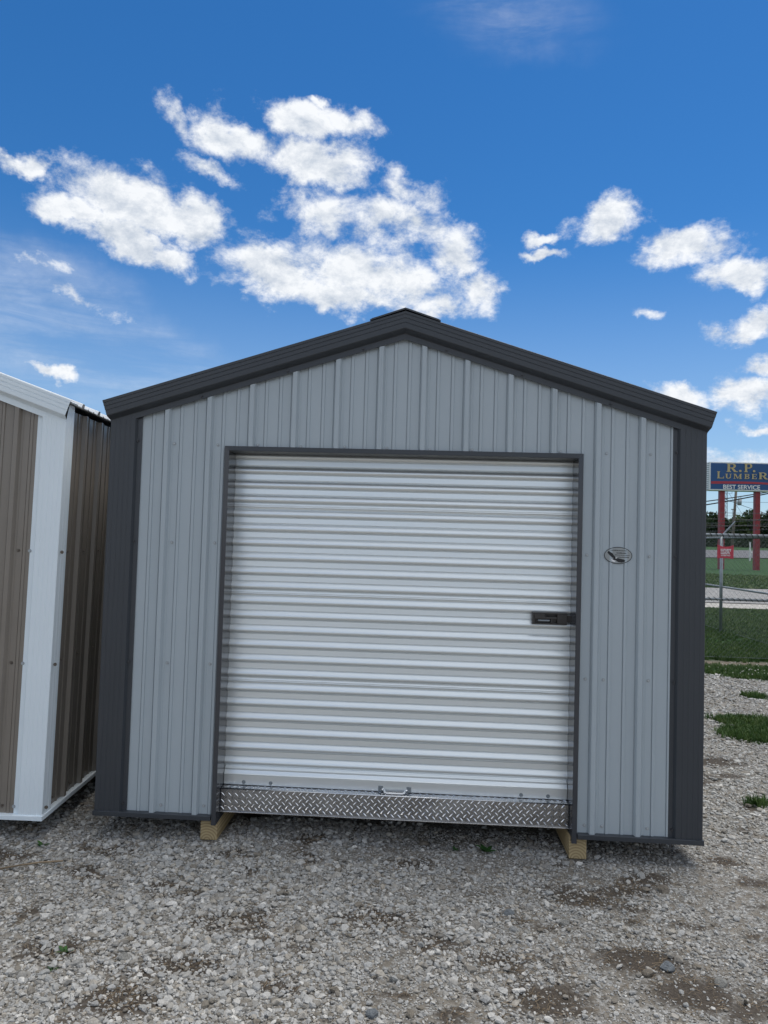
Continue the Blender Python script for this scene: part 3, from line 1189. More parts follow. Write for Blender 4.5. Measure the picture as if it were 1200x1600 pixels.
# bottom bar
pr = [(.136, .0), (.136, -.018), (.139, -.020), (.186, -.020), (.189, -.0215), (.193, -.0215), (.1955, -.019), (.213, -.012), (.2155, -.0135), (.2185, -.0135), (.2205, -.0095), (.229, -.002), (.2335, 0)]
mb = MB()
mb.sweep([(.917, .128 + y, z) for z, y in pr], [(-.917, .128 + y, z) for z, y in pr])
mb.build('bottom_bar', M_CURT, dr)
bolt = MB()
bolt.bar((0, 0, 0), (0, -.003, 0), .010, 12)
bolt.bar((0, -.003, 0), (0, -.009, 0), .0065, 8, .0045)
bme = bolt.mesh('bolt', M_GALV)
for x in (-.809, -.662, .677, .818):
    link('bolt', bme, dr, (x, .108, .152))
# lift handle: two square plates and a bent bar
mb = MB()
for x in (-.068, .083):
    mb = MB()
    mb.box(x - .0125, x + .0125, .1035, .1078, .136, .166)
    mb.bar((x, .1035, .158), (x, .099, .158), .0045, 8)
    mb.bar((x, .1035, .145), (x, .099, .145), .0045, 8)
    mb.build('handle_plate', M_GALV, dr, bevel=.001)
mb = MB()
mb.tube([(-.060, .104, .150), (-.050, .098, .146), (-.043, .080, .141), (-.036, .076, .1395), (.051, .076, .1395), (.058, .080, .141), (.065, .098, .146), (.075, .104, .150)], .0062, 8)
mb.build('lift_handle', M_CHROME, dr, bevel=.001)
# slide latch
mb = MB()
mb.box(.714, .897, .088, .1165, 1.056, 1.063)
mb.box(.714, .897, .088, .1165, 1.111, 1.118)
mb.box(.714, .726, .088, .1165, 1.063, 1.111)
mb.box(.845, .897, .084, .1165, 1.063, 1.111)
mb.box(.726, .782, .0845, .1165, 1.085, 1.111)
mb.box(.782, .845, .0865, .1165, 1.085, 1.097)
mb.box(.726, .845, .105, .1165, 1.063, 1.085)
mb.box(.780, .845, .110, .1165, 1.097, 1.111)
mb.box(.810, .818, .080, .105, 1.063, 1.085)
mb.box(.897, .921, .094, .110, 1.070, 1.106)
mb.bar((.868, .085, 1.087), (.868, .081, 1.087), .008, 12)
mb.build('slide_latch', M_LATCH, dr, bevel=.0015)
mb = MB()
mb.bar((.745, .094, 1.076), (.806, .094, 1.076), .0055, 8)
mb.build('latch_pin', M_GALV, dr)

# tread-plate threshold
mb = MB()
mb.box(-.918, .918, .052, .145, .0155, .1335)
th = mb.build('threshold_plate', M_TREAD, shed, bevel=.003)
mb = MB()
mb.box(-.9185, .9185, .046, .150, .0095, .0150)
mb.build('plate_edge', M_LUG, th, bevel=.001)
MB().bar((-.917, .0535, .1318), (.917, .0535, .1318), .0042, 8).build('plate_edge', M_LUG, th, True)
lug = MB()


def add_lug(cx, cz, ang, y=None):
    L, W = .0135, .0034
    ca, sa = math.cos(ang), math.sin(ang)
    prof_ = [(-1, 0), (-.55, .75), (0, 1), (.55, .75), (1, 0)]
    k = len(lug.v)
    for t_, w in prof_:
        for sgn, hgt in ((-1, 0), (0, 1), (1, 0)):
            a, b_ = t_ * L, sgn * W * max(w, .12)
            px, pz = cx + ca * a - sa * b_, cz + sa * a + ca * b_
            h = .0024 * w * hgt
            lug.v.append((px, .0518 - h, pz) if y is None else (px, pz, .1336 + h))
    for i in range(4):
        for j in range(2):
            lug.f.append((k + 3 * i + j, k + 3 * i + j + 1, k + 3 * i + 3 + j + 1, k + 3 * i + 3 + j))


P2 = .0362
i = 0
for col in range(int(1.83 / (P2 / 2))):
    x = -.905 + col * P2 / 2
    for row in range(4):
        z = .030 + row * P2 + (P2 / 2 if col % 2 else 0)
        if z < .125: add_lug(x, z, math.radians(-45 if col % 2 == 0 else 45))
    for row in range(3):
        y = .064 + row * P2 + (P2 / 2 if col % 2 else 0)
        if y < .11: add_lug(x, y, math.radians(-45 if col % 2 == 0 else 45), 1)
tag(lug.build('tread_lugs', M_LUG, th), kind='stuff')

# oval maker's badge with an eagle and four lines of tiny print
BX, BZ = 1.133, 1.559 - BASE_Z
mb = MB()
N = 40


def oval(a, b_): return [(BX + a * math.cos(2 * math.pi * i / N), BZ + b_ * math.sin(2 * math.pi * i / N)) for i in range(N)]


outer, inner = oval(.0715, .0435), oval(.0685, .0405)
mb.quad(*[(x, -.0052, z) for x, z in outer])
for i in range(N):
    j = (i + 1) % N
    mb.quad((outer[i][0], -.0052, outer[i][1]), (outer[i][0], -.0035, outer[i][1]), (outer[j][0], -.0035, outer[j][1]), (outer[j][0], -.0052, outer[j][1]))
badge = mb.build('badge', M_BADGE, shed)
mb = MB()
for i in range(N):
    j = (i + 1) % N
    mb.quad((outer[i][0], -.0062, outer[i][1]), (outer[j][0], -.0062, outer[j][1]), (inner[j][0], -.0062, inner[j][1]), (inner[i][0], -.0062, inner[i][1]))
mb.build('badge_border', M_BLACK, badge)


def bpt(px, py):   # positions read off the enlarged badge, in its own plane
    return BX + (px - 595) / 405 * .0715, BZ - (py - 425) / 235 * .0435


def decal(name, polys, mat, y):
    mb = MB()
    for po in polys:
        q = [bpt(*p) for p in po]
        mb.quad(*[(x, y, z) for x, z in q])
        mb.quad(*[(x, y + .0006, z) for x, z in reversed(q)])
    return mb.build(name, mat, badge)


decal('eagle_wing', [[(320, 300), (365, 335), (430, 370), (465, 420), (515, 465), (490, 500), (430, 490), (375, 450), (310, 385), (280, 340)]], M_BLACK, -.0066)
decal('eagle_wing', [[(500, 525), (590, 500), (680, 520), (760, 535), (800, 565), (780, 600), (700, 620), (600, 610), (545, 575)]], M_BLACK, -.0066)
decal('eagle_body', [[(470, 480), (520, 480), (540, 530), (505, 570), (440, 545)]], M_BLACK, -.0072)
decal('eagle_head', [[(515, 490), (545, 482), (560, 500), (540, 516), (520, 510)]], M_WPAINT, -.0078)
decal('eagle_tail', [[(400, 520), (440, 545), (505, 570), (525, 580), (500, 610), (440, 605), (405, 575), (390, 545)]], M_WPAINT, -.0078)
rr = random.Random(4)
for (x0, x1, yc, hh) in ((375, 815, 282, 22), (545, 810, 353, 28), (500, 920, 410, 20), (595, 905, 470, 24)):
    polys, x = [], x0
    while x < x1:
        w = rr.uniform(12, 26)
        h_ = hh * rr.uniform(.55, 1)
        yo = yc + (x - x0) * .02
        polys.append([(x, yo + hh / 2), (x + w, yo + hh / 2), (x + w, yo + hh / 2 - h_), (x, yo + hh / 2 - h_)])
        x += w + rr.uniform(5, 12)
    decal('print_line', polys, M_BLACK, -.0068)

# neighbouring brown shed
N_YAW, N_TILT = math.radians(3.9), math.radians(.86)
nb_half = 1.570
corner = Vector((-1.812, -.10, .111))
nrot = Matrix.Rotation(N_YAW, 3, 'Z') @ Matrix.Rotation(N_TILT, 3, 'Y')
nloc = corner - nrot @ Vector((nb_half, -.0245, 0))
shed2, HA2, TOP2 = make_shed('metal_shed', nloc, nrot.to_euler(), CB, nb_half, 2.053, .334, 4.9, 1.570 - .262, False, (-.96, -.33, .33, .96), .93)
tag(shed2, 'brown metal shed with white trim standing left of the grey shed', 'shed', 'portable metal sheds on the gravel')
sb, sw = screw_mesh(M_SCREWB), screw_mesh(M_SCREWG)
for z in (1.38, .79, .05):
    for k in range(-1, 11):
        link('screw', sb, shed2, (1.570 - .262 - k * RIB + .045, -.0005, z))
    link('screw', sw, shed2, (1.570 - .155, -.0062, z))
    for k in range(0, 9):
        o = link('screw', sb, shed2, (1.570 - .0235, .045 + k * RIB + .10, z))
        o.rotation_euler = (0, 0, math.radians(90))
    o = link('screw', sw, shed2, (1.570 + -.015, .095, z))
    o.rotation_euler = (0, 0, math.radians(90))

# ------------------------------------------------------------------ loose rocks, weeds, twig


def rock_mat(name, col):
    mt, nt, b = new_mat(name)
    n_ = tex_noise(nt, 1.6, 9, .72)
    nt.links.new(ramp(nt, n_, [(.25, tuple(c_ * .45 for c_ in col)), (.5, col), (.75, tuple(c_ * 1.35 for c_ in col))]), b.inputs['Base Color'])
    b.inputs['Roughness'].default_value = .92
    b.inputs['Specular IOR Level'].default_value = .25
    bump(nt, b, tex_noise(nt, 3.5, 8, .7), .7, .25)
    return mt


M_ROCKB = rock_mat('blue-grey rock', (.25, .275, .295))
M_ROCKL = rock_mat('pale limestone rock', (.38, .375, .35))
M_ROCKT = rock_mat('tan rock', (.29, .255, .21))
ROCKS = [((582, 1580), .030, M_ROCKB, 'round blue-grey rock at the bottom centre of the gravel'),
         ((1042, 1509), .038, M_ROCKB, 'large blue-grey angular rock on bare soil at lower right'),
         ((1126, 1530), .034, M_ROCKL, 'pale rock right of the large blue-grey rock'),
         ((1012, 1520), .028, M_ROCKT, 'brownish rock just left of the large blue-grey rock'),
         ((880, 1442), .030, M_ROCKL, 'flat pale rock alone in the gravel below the right skid'),
         ((1037, 1388), .032, M_ROCKT, 'tan rock below the right corner of the grey shed'),
         ((794, 1425), .028, M_ROCKB, 'small bluish rock below the door latch side'),
         ((195, 1492), .030, M_ROCKL, 'white rock in the coarse gravel at lower left'),
         ((574, 1430), .014, M_ROCKT, 'small orange-tan stone on the dark soil patch'),
         ((664, 1311), .032, M_ROCKT, 'brown rock in the shade under the tread plate, left of centre'),
         ((768, 1316), .028, M_ROCKL, 'pale rock beside the green weed under the tread plate'),
         ((830, 1310), .030, M_ROCKT, 'tan rock in the shade left of the right skid'),
         ((836, 1342), .026, M_ROCKL, 'pale rock just in front of the right skid')]
for i, ((u, v), r, mat, lab) in enumerate(ROCKS):
    p = on_ground(u, v + 4)
    o = link('rock', rock_mesh('rock', 300 + i, mat, 3, .7), None, (p[0], p[1], float(f_z(np.array([p[0]]), np.array([p[1]]))[0]) + r * .16))
    o.scale = (r, r * random.uniform(.8, 1), r * random.uniform(.8, 1))
    o.rotation_euler = (random.uniform(-.3, .3), random.uniform(-.3, .3), random.uniform(0, 6))
    tag(o, lab, 'rock', 'larger rocks in the gravel')
M_WEED = leaf_mat('weed leaf', [(.2, (.025, .075, .02)), (.8, (.05, .13, .03))])


def weed(u, v, s, lab, seed):
    r = np.random.default_rng(seed)
    p = on_ground(u, v + 6)
    root = empty('weed', (p[0], p[1], float(f_z(np.array([p[0]]), np.array([p[1]]))[0])))
    tag(root, lab, 'weed', 'green weeds in the gravel')
    for i in range(9):
        a = r.uniform(0, 6.283)
        L, W = s * r.uniform(.5, 1), s * r.uniform(.14, .22)
        d = Vector((math.cos(a), math.sin(a), 0))
        sd_ = Vector((-d.y, d.x, 0))
        up = Vector((0, 0, 1))
        e = r.uniform(.3, 1.1)
        f = lambda t_: d * L * t_ + up * (L * e * t_ * (1 - .45 * t_))
        mb = MB()
        mb.quad(f(0), f(.35) - sd_ * W, f(.7) - sd_ * W * .8, f(1), f(.7) + sd_ * W * .8, f(.35) + sd_ * W)
        mb.build('leaf', M_WEED, root)
    mb = MB()
    mb.bar((0, 0, -.005), (0, 0, s * .35), .002, 5)
    mb.build('stem', M_WEED, root)


weed(760, 1322, .065, 'green weed beside a pale rock under the tread plate', 1)
weed(712, 1318, .030, 'tiny green weed in the shade left of the larger weed', 2)
weed(100, 1482, .040, 'small green weed in the gravel at lower left', 3)
weed(82, 1508, .028, 'tiny green weed just below the lower left weed', 4)
weed(66, 1314, .040, 'dark green weed under the white corner of the brown shed', 5)
mb = MB()
tp = [on_ground(u, v) for u, v in ((-5, 1364), (30, 1359), (62, 1353), (98, 1352))]
mb.tube([(p[0], p[1], .017 + .004 * (i % 2)) for i, p in enumerate(tp)], .004, 6)
tag(mb.build('twig', M_STRAW, None, True), 'thin dry twig lying on the gravel at the left edge', 'twig')

# ------------------------------------------------------------------ chain-link fences


def chain_mesh(length, height, r=.0011, dx=.0185, h=.037):
    """diamond mesh in the local x-z plane, every wire a real zigzag"""
    nw, ns = int(length / (2 * dx)), int(height / h)
    i, j = np.meshgrid(np.arange(nw), np.arange(ns), indexing='ij')
    i, j = i.ravel(), j.ravel()
    sg_ = np.where((i + j) % 2 == 0, 1.0, -1.0)
    x0, x1 = (i * 2 + 1) * dx + sg_ * dx, (i * 2 + 1) * dx - sg_ * dx
    z0, z1 = j * h + .03, (j + 1) * h + .03
    y0 = .0018 * sg_
    d = np.stack([x1 - x0, -2 * y0, z1 - z0], 1)
    d /= np.linalg.norm(d, axis=1)[:, None]
    a = np.stack([x0, y0, z0], 1) - d * .001
    b_ = np.stack([x1, -y0, z1], 1) + d * .001
    u = np.cross(d, [0, 1, 0])
    u /= np.linalg.norm(u, axis=1)[:, None]
    w = np.cross(d, u)
    ring = [u * math.cos(t_) * r + w * math.sin(t_) * r for t_ in (0, 2.094, 4.189)]
    V = np.stack([a + ring[0], a + ring[1], a + ring[2], b_ + ring[0], b_ + ring[1], b_ + ring[2]], 1).reshape(-1, 3)
    k = (np.arange(len(i)) * 6)[:, None]
    F = np.concatenate([k + np.array([[0, 3, 4, 1]]), k + np.array([[1, 4, 5, 2]]), k + np.array([[2, 5, 3, 0]])])
    return np_mesh('chain_link_mesh', V, F, M_GALVD)


def make_fence(loc, ang, length, posts, height, label, arm_side, spiral):
    root = empty('chain_link_fence', loc, (0, 0, ang))
    tag(root, label, 'fence', 'chain-link fences behind the sheds')
    link('chain_link_mesh', chain_mesh(length, height - .05), root, (0, -.03, 0))
    mb = MB(); mb.bar((0, 0, height), (length, 0, height), .024, 10); mb.build('top_rail', M_GALV, root, True)
    mb = MB(); mb.bar((0, 0, height * .48), (length, 0, height * .48), .020, 10); mb.build('middle_rail', M_GALV, root, True)
    mb = MB(); mb.bar((0, -.03, .035), (length, -.03, .035), .003, 5); mb.build('tension_wire', M_GALVD, root)
    for zz, rr_ in ([(height, .026), (height * .48, .022)] if spiral else [(height, .026)]):
        turns = int(length / .085)
        pts = []
        for q in range(turns * 8):
            a = q / 8 * 2 * math.pi
            pts.append((q / 8 * .085, math.cos(a) * rr_, zz + math.sin(a) * rr_))
        mb = MB(); mb.tube(pts, .0055, 4); mb.build('lacing_wire', M_BLACKW, root)
    for x in posts:
        mb = MB()
        mb.bar((x, .03, -.12), (x, .03, height + .03), .030, 12)
        mb.bar((x, .03, height + .03), (x, .03, height + .05), .034, 12, .02)
        po = mb.build('post', M_GALV, root, True)
        mb = MB()
        e = Vector((x + arm_side[0] * .26, .03 + arm_side[1] * .26, height + .33))
        mb.bar((x, .03, height + .03), e, .020, 6, .014)
        mb.build('barb_arm', M_GALV, po)
    for q in range(3):
        f = .35 + .3 * q
        ox, oy, oz = arm_side[0] * .26 * f, .03 + arm_side[1] * .26 * f, height + .03 + .30 * f + .01
        mb = MB()
        for s_ in np.arange(0, length - .4, .5):
            sag = lambda t_: -.012 * math.sin(math.pi * ((t_ % 3) / 3))
            mb.bar((s_ + ox, oy, oz + sag(s_)), (s_ + .5 + ox, oy, oz + sag(s_ + .5)), .0028, 4, cap=False)
        for s_ in np.arange(.06, length, .13):
            mb.bar((s_ + ox - .006, oy - .012, oz - .016), (s_ + ox + .006, oy + .012, oz + .016), .003, 4)
            mb.bar((s_ + ox - .006, oy + .012, oz - .014), (s_ + ox + .006, oy - .012, oz + .014), .003, 4)
        mb.build('barbed_wire', M_BLACKW, root)
    return root


M_BLACKW = plain('dark lacing wire', (.05, .055, .06), .6, .3)
make_fence((-1.0, 7.26, 0), 0.0, 7.0, (.05, 3.1, 6.95), 1.83, 'nearer chain-link fence running straight across behind the grey shed', (0, -1), True)
make_fence((6.02, 7.30, 0), math.radians(90), 15.0, (3.55, 6.6, 9.7, 12.8), 1.85, 'further chain-link fence running away from the yard with a slanted barbed-wire arm', (0, -1), False)

# small red warning sign tied to the nearer fence
mb = MB()
W_, H_ = .235, .205
sp = at_y(1133.5, 862, 7.215)
nxs, nzs = 12, 8
V, F = [], []
for side in (0, 1):
    for i in range(nxs + 1):
        for j in range(nzs + 1):
            tx, tz = i / nxs * 2 - 1, j / nzs
            sag = -.030 * (1 - tx * tx) * tz + .008 * (1 - tx * tx) * (1 - tz)
            V.append((tx * W_ / 2, .004 * side + .006 * math.sin(3 * tx), (tz - .5) * H_ + sag))
n1_ = (nxs + 1) * (nzs + 1)
for i in range(nxs):
    for j in range(nzs):
        a = i * (nzs + 1) + j
        F.append((a, a + nzs + 1, a + nzs + 2, a + 1))
        F.append((n1_ + a, n1_ + a + 1, n1_ + a + nzs + 2, n1_ + a + nzs + 1))
me = bpy.data.meshes.new('warning_sign')
me.from_pydata(V, [], F)
me.materials.append(plain('red vinyl', (.50, .045, .075), .5))
ws = link('warning_sign', me, None, tuple(sp))
ws.rotation_euler = (0, -ROLL * 0, 0)
tag(ws, 'small red sign with white print tied to the chain-link fence', 'sign')
rr = random.Random(9)
for (zc, hh, x0, x1) in ((.022, .038, -.072, .078), (-.020, .034, -.070, .066), (-.056, .018, -.066, .070)):
    mb = MB()
    x = x0
    while x < x1 - .008:
        w = rr.uniform(.010, .017)
        y = -.0045 + .006 * math.sin(3 * x / (W_ / 2))
        kind = rr.random()
        mb.box(x, x + .0055, y - .003, y + .004, zc - hh / 2, zc + hh / 2)
        if kind < .5: mb.box(x + .0055, x + w, y - .003, y + .004, zc + hh * .18, zc + hh / 2)
        if kind > .3: mb.box(x + .0055, x + w, y - .003, y + .004, zc - hh / 2, zc - hh * .15)
        x += w + .0045
    mb.build('print_line', M_WPAINT, ws)
mb = MB()
for tx in (-1, 1):
    for z in (-.09, .095):
        mb.bar((tx * W_ * .47, .0, z), (tx * W_ * .47 + tx * .012, .03, z + .012), .002, 4)
mb.build('tie', M_BLACKW, ws)

# ------------------------------------------------------------------ pylon sign across the road
M_SIGNB = plain('sign blue', (.008, .072, .22), .4, 0, .04)
M_GOLD = plain('sign gold', (.52, .41, .21), .5)
M_REDS = plain('sign red', (.42, .035, .055), .5)
M_REDP = plain('red post paint', (.27, .026, .036), .5, 0, .2, 3)
M_SIGNW = plain('sign white', (.82, .84, .86), .45)
SY_ = 60.0
tl, br_ = at_y(1109.5, 721.5, SY_), at_y(1208.5, 770.5, SY_)
SW, SH = br_[0] - tl[0], 2.46
SCX, SZT = (tl[0] + br_[0]) / 2, tl[2] + .02
sroot = empty('pylon_sign', (SCX, SY_, 0), (0, 0, math.radians(-1.0)))
tag(sroot, 'large blue billboard sign reading R.P. Lumber on two red posts', 'sign')
zt, zb = SZT, SZT - SH
MB().box(-SW / 2, SW / 2, .02, 1.05, zb, zt).build('cabinet', M_SIGNW, sroot, bevel=.02)
mb = MB()
for i in range(14):
    z = zb + .12 + i * (SH - .24) / 13
    mb.box(-SW / 2 - .02, -SW / 2 + .01, .08, 1.0, z - .035, z + .03)
mb.build('side_louvre', plain('louvre grey', (.30, .33, .35), .5), sroot)
MB().box(-SW / 2 + .09, SW / 2 - .09, -.012, .03, zb + .11, zt - .11).build('sign_face', M_SIGNB, sroot)
pxm = FPX / 64.6


def sgx(u): return (u - 1159.0) / pxm


def sgz(v, u=1159): return zt - (v - (724.5 + .046 * (u - 1159))) / pxm


class Glyph(MB):
    d = 0

    def poly(s, pts, T):
        s.d += .0012
        s.quad(*[(T(x, y)[0], -.03 - s.d, T(x, y)[1]) for x, y in pts])

    def rect(s, x0, y0, x1, y1, T): s.poly([(x0, y0), (x1, y0), (x1, y1), (x0, y1)], T)

    def arc(s, cx, cy, rx, ry, tx, ty, a0, a1, T, n=10):
        for i in range(n):
            p, q = math.radians(a0 + (a1 - a0) * i / n), math.radians(a0 + (a1 - a0) * (i + 1) / n)
            o = lambda a, k: (cx + (rx - k * tx) * math.cos(a), cy + (ry - k * ty) * math.sin(a))
            s.poly([o(p, 0), o(q, 0), o(q, 1), o(p, 1)], T)

    def letter(s, ch, T):
        S = .24                      # stem width
        def stem(x, y0=0, y1=1, lo=1, hi=1):
            s.rect(x, y0, x + S, y1, T)
            if lo: s.rect(x - .09, y0, x + S + .09, y0 + .085, T)
            if hi: s.rect(x - .09, y1 - .085, x + S + .09, y1, T)
        if ch in 'PRB':
            stem(.09)
            if ch == 'B':
                for cy, r in ((.755, .245), (.265, .265)):
                    s.rect(.3, cy + r - .11, .5, cy + r, T); s.rect(.3, cy - r, .5, cy - r + .11, T)
                    s.arc(.5, cy, .36, r, .22, .11, -90, 90, T)
            else:
                s.rect(.3, .89, .52, 1, T); s.rect(.3, .42, .52, .53, T)
                s.arc(.52, .71, .36, .29, .22, .11, -90, 90, T)
            if ch == 'R':
                s.poly([(.42, .44), (.66, .44), (.98, .0), (.70, .0)], T)
                s.rect(.72, 0, 1.06, .085, T)
        elif ch == 'L':
            stem(.09); s.rect(.3, 0, .9, .10, T); s.poly([(.82, .0), (.92, .0), (.92, .34), (.87, .34)], T)
        elif ch == 'E':
            stem(.09); s.rect(.3, 0, .84, .10, T); s.rect(.3, .9, .80, 1, T); s.rect(.3, .45, .62, .55, T)
            s.rect(.78, 0, .87, .30, T); s.rect(.74, .72, .82, 1, T); s.rect(.58, .36, .65, .64, T)
        elif ch == 'U':
            s.rect(.10, .35, .32, 1, T); s.rect(.74, .35, .84, 1, T)
            s.rect(.0, .915, .43, 1, T); s.rect(.62, .915, .96, 1, T)
            s.arc(.47, .37, .37, .37, .20, .12, 180, 360, T)
        elif ch == 'M':
            s.rect(.10, 0, .20, 1, T); s.rect(.92, 0, 1.16, 1, T)
            s.poly([(.10, 1), (.36, 1), (.72, .05), (.56, .05)], T); s.poly([(.98, 1), (1.06, 1), (.68, .05), (.58, .05)], T)
            s.rect(.0, 0, .32, .085, T); s.rect(.84, 0, 1.25, .085, T); s.rect(.0, .915, .3, 1, T); s.rect(.95, .915, 1.25, 1, T)
        elif ch == '.':
            s.arc(.15, .12, .15, .13, .149, .129, 0, 360, T)


def word(name, items, mat):
    g = Glyph()
    for ch, u0, u1, v0, v1 in items:
        adv = {'M': 1.25, '.': .3}.get(ch, 1.0)
        g.letter(ch, lambda x, y, u0=u0, u1=u1, v0=v0, v1=v1, adv=adv: (sgx(u0 + (u1 - u0) * x / adv), sgz(v0 + (v1 - v0) * y, (u0 + u1) / 2)))
    return g.build(name, mat, sroot)


word('lettering', [('R', 1136.5, 1152, 739.0, 726), ('.', 1154.5, 1158.5, 739.3, 726.4), ('P', 1162, 1175.5, 740, 726.7), ('.', 1174.5, 1178.5, 740.3, 727)], M_GOLD)
word('lettering', [('L', 1122.5, 1133.5, 748.3, 737.6), ('U', 1134.5, 1144.5, 749, 741.6), ('M', 1146.5, 1159, 749.6, 742), ('B', 1162.5, 1171, 750.2, 742.6), ('E', 1173, 1181.5, 750.6, 743), ('R', 1183, 1196, 751.2, 741)], M_GOLD)
mb = MB()
A, B = [], []
for i in range(15):
    u = 1114 + i * (1205 - 1114) / 14
    vv = 751.6 + .046 * (u - 1159) + 1.4 * ((u - 1159) / 45) ** 2 * (1 if u > 1159 else .35) + 2.2
    hgt = 3.9 - 1.2 * (i / 14)
    A.append((sgx(u), -.034, sgz(vv, u)))
    B.append((sgx(u), -.034, sgz(vv + hgt, u)))
mb.sweep(B, A)
mb.build('red_swoosh', M_REDS, sroot)
cu = bpy.data.curves.new('tagline', 'FONT')
cu.body = 'BEST SERVICE'
cu.size = .62
cu.offset = .012
cu.extrude = .003
cu.align_x = 'CENTER'
to = bpy.data.objects.new('tagline_curve', cu)
COL.objects.link(to)
bpy.context.view_layer.update()
tme = bpy.data.meshes.new_from_object(to.evaluated_get(bpy.context.evaluated_depsgraph_get()))
bpy.data.objects.remove(to)
tme.materials.clear()
tme.materials.append(M_WPAINT)
tw = max(v.co.x for v in tme.vertices) - min(v.co.x for v in tme.vertices)
tagl = link('tagline', tme, sroot, (sgx(1158.6), -.034, sgz(765.4)))
tagl.rotation_euler = (math.radians(90), 0, 0)
tagl.scale = ((54.0 / pxm) / tw,) * 3
for u in (1127.3, 1182.0):
    x = at_y(u, 800, SY_ + .5)[0] - SCX
    mb = MB()
    mb.box(x - .21, x + .21, .30, .72, -.3, zb + .02)
    mb.box(x - .21, x - .02, .24, .30, -.3, zb + .02)
    mb.build('post', M_REDP, sroot, bevel=.01)

# ------------------------------------------------------------------ poles, wires and tower behind the sign
M_POLE = plain('weathered pole', (.17, .145, .125), .9, 0, .2, 2)
M_WIRE = plain('dark cable', (.03, .032, .036), .7)


def gz(x, y): return float(f_z(np.array([x]), np.array([y]))[0])


def utility_pole(u, vbase_y, h, lean, label, trans, r=.17):
    x = at_y(u, 850, vbase_y)[0]
    root = empty('utility_pole', (x, vbase_y, gz(x, vbase_y) - .2), (0, lean, 0))
    tag(root, label, 'pole', 'utility poles behind the sign')
    MB().bar((0, 0, 0), (0, 0, h), r * 1.2, 10, r * .8).build('pole_shaft', M_POLE, root, True)
    if trans:
        mb = MB(); mb.bar((.50, -.1, h * .64), (.50, -.1, h * .64 + .75), .26, 14); mb.bar((.50, -.1, h * .64 + .75), (.50, -.1, h * .64 + .85), .26, 14, .12)
        mb.box(.1, .5, -.15, -.05, h * .64 + .3, h * .64 + .4)
        tr_ = mb.build('transformer', plain('transformer grey', (.33, .36, .38), .5), root, True)
        mb = MB()
        for k in (-.12, .12): mb.bar((.5 + k, -.1, h * .64 + .8), (.5 + k, -.1, h * .64 + 1.1), .04, 8, .03)
        mb.build('bushing', M_POLE, tr_)
        MB().box(-.5, .1, -.2, -.12, h * .58, h * .58 + .1).build('bracket', M_POLE, root)
    MB().box(-1.1, 1.1, -.16, -.04, h - .5, h - .38).build('crossarm', M_POLE, root)
    return root


utility_pole(1142.6, 92, 11.2, math.radians(3.4), 'leaning wooden utility pole with a grey transformer between the red posts', True)
utility_pole(1188.8, 168, 8.6, math.radians(.8), 'thin distant pole in front of the trees right of the red posts', False, .10)


def cable(name, pts, r, label):
    mb = MB()
    out = []
    for (a, b_) in zip(pts, pts[1:]):
        a, b_ = np.array(a), np.array(b_)
        L = np.linalg.norm(b_ - a)
        for i in range(12):
            t_ = i / 12
            p = a + (b_ - a) * t_
            p[2] -= .012 * L * 4 * t_ * (1 - t_)
            out.append(p)
    out.append(np.array(pts[-1]))
    mb.tube(out, r, 5)
    tag(mb.build(name, M_WIRE), label, 'cable', 'overhead cables behind the sign')


def wire_px(label, a, b_, y, r, ext=.0):
    A = at_y(a[0], a[1], y)
    B = at_y(b_[0], b_[1], y)
    d = B - A
    cable('overhead_cable', [A - d * .6, B + d * 1.2], r, label)


wire_px('thick overhead cable, upper of the two passing just below the sign', (1100, 782), (1180, 769.5), 80, .06)
wire_px('thick overhead cable, lower of the two passing just below the sign', (1100, 787.5), (1180, 772.5), 80, .07)
wire_px('thin level overhead cable low in front of the sky, left of the right red post', (1150, 783), (1200, 783.5), 93, .02)
wire_px('thin overhead cable slanting down to the right from the transformer', (1155, 787), (1200, 802), 91, .03)
wire_px('thin guy cable dropping steeply right from the leaning pole', (1149, 786), (1166, 812), 91.5, .018)
# lattice tower, far away
tx = at_y(1133.5, 812, 260)[0]
troot = empty('radio_tower', (tx, 260, gz(tx, 260)))
tag(troot, 'thin distant lattice tower rising beside the left red post', 'tower')
cs = [Vector((.75 * math.cos(a), .75 * math.sin(a), 0)) for a in (.3, 2.39, 4.49)]
for c_ in cs:
    MB().bar(c_, c_ + Vector((0, 0, 27)), .09, 5).build('tower_leg', M_GALVD, troot)
mb = MB()
for i in range(17):
    z = i * 1.55
    for a, b_ in ((0, 1), (1, 2), (2, 0)):
        mb.bar(cs[a] + Vector((0, 0, z)), cs[b_] + Vector((0, 0, z + 1.55)), .045, 4, cap=False)
mb.build('lattice', M_GALVD, troot)
for z, L in ((11.5, 2.4), (19.5, 2.2)):
    mb = MB(); mb.bar((0, 0, z), (L, 0, z), .06, 5); mb.bar((L, 0, z), (L, 0, z + 2.2), .07, 5)
    mb.build('antenna', M_GALVD, troot)
# white frame by the highway
xw0, xw1 = at_y(1172, 860, 88)[0], at_y(1186, 860, 88)[0]
froot = empty('white_gate_frame', (xw0, 88, gz(xw0, 88)))
tag(froot, 'white pipe frame standing behind the right red post', 'frame')
for x in (0, xw1 - xw0):
    MB().bar((x, 0, -.2), (x, 0, 2.35), .10, 8).build('upright', M_WPAINT, froot)
MB().bar((0, 0, 1.1), (xw1 - xw0, 0, 1.1), .05, 6).build('crossbar', M_WPAINT, froot)

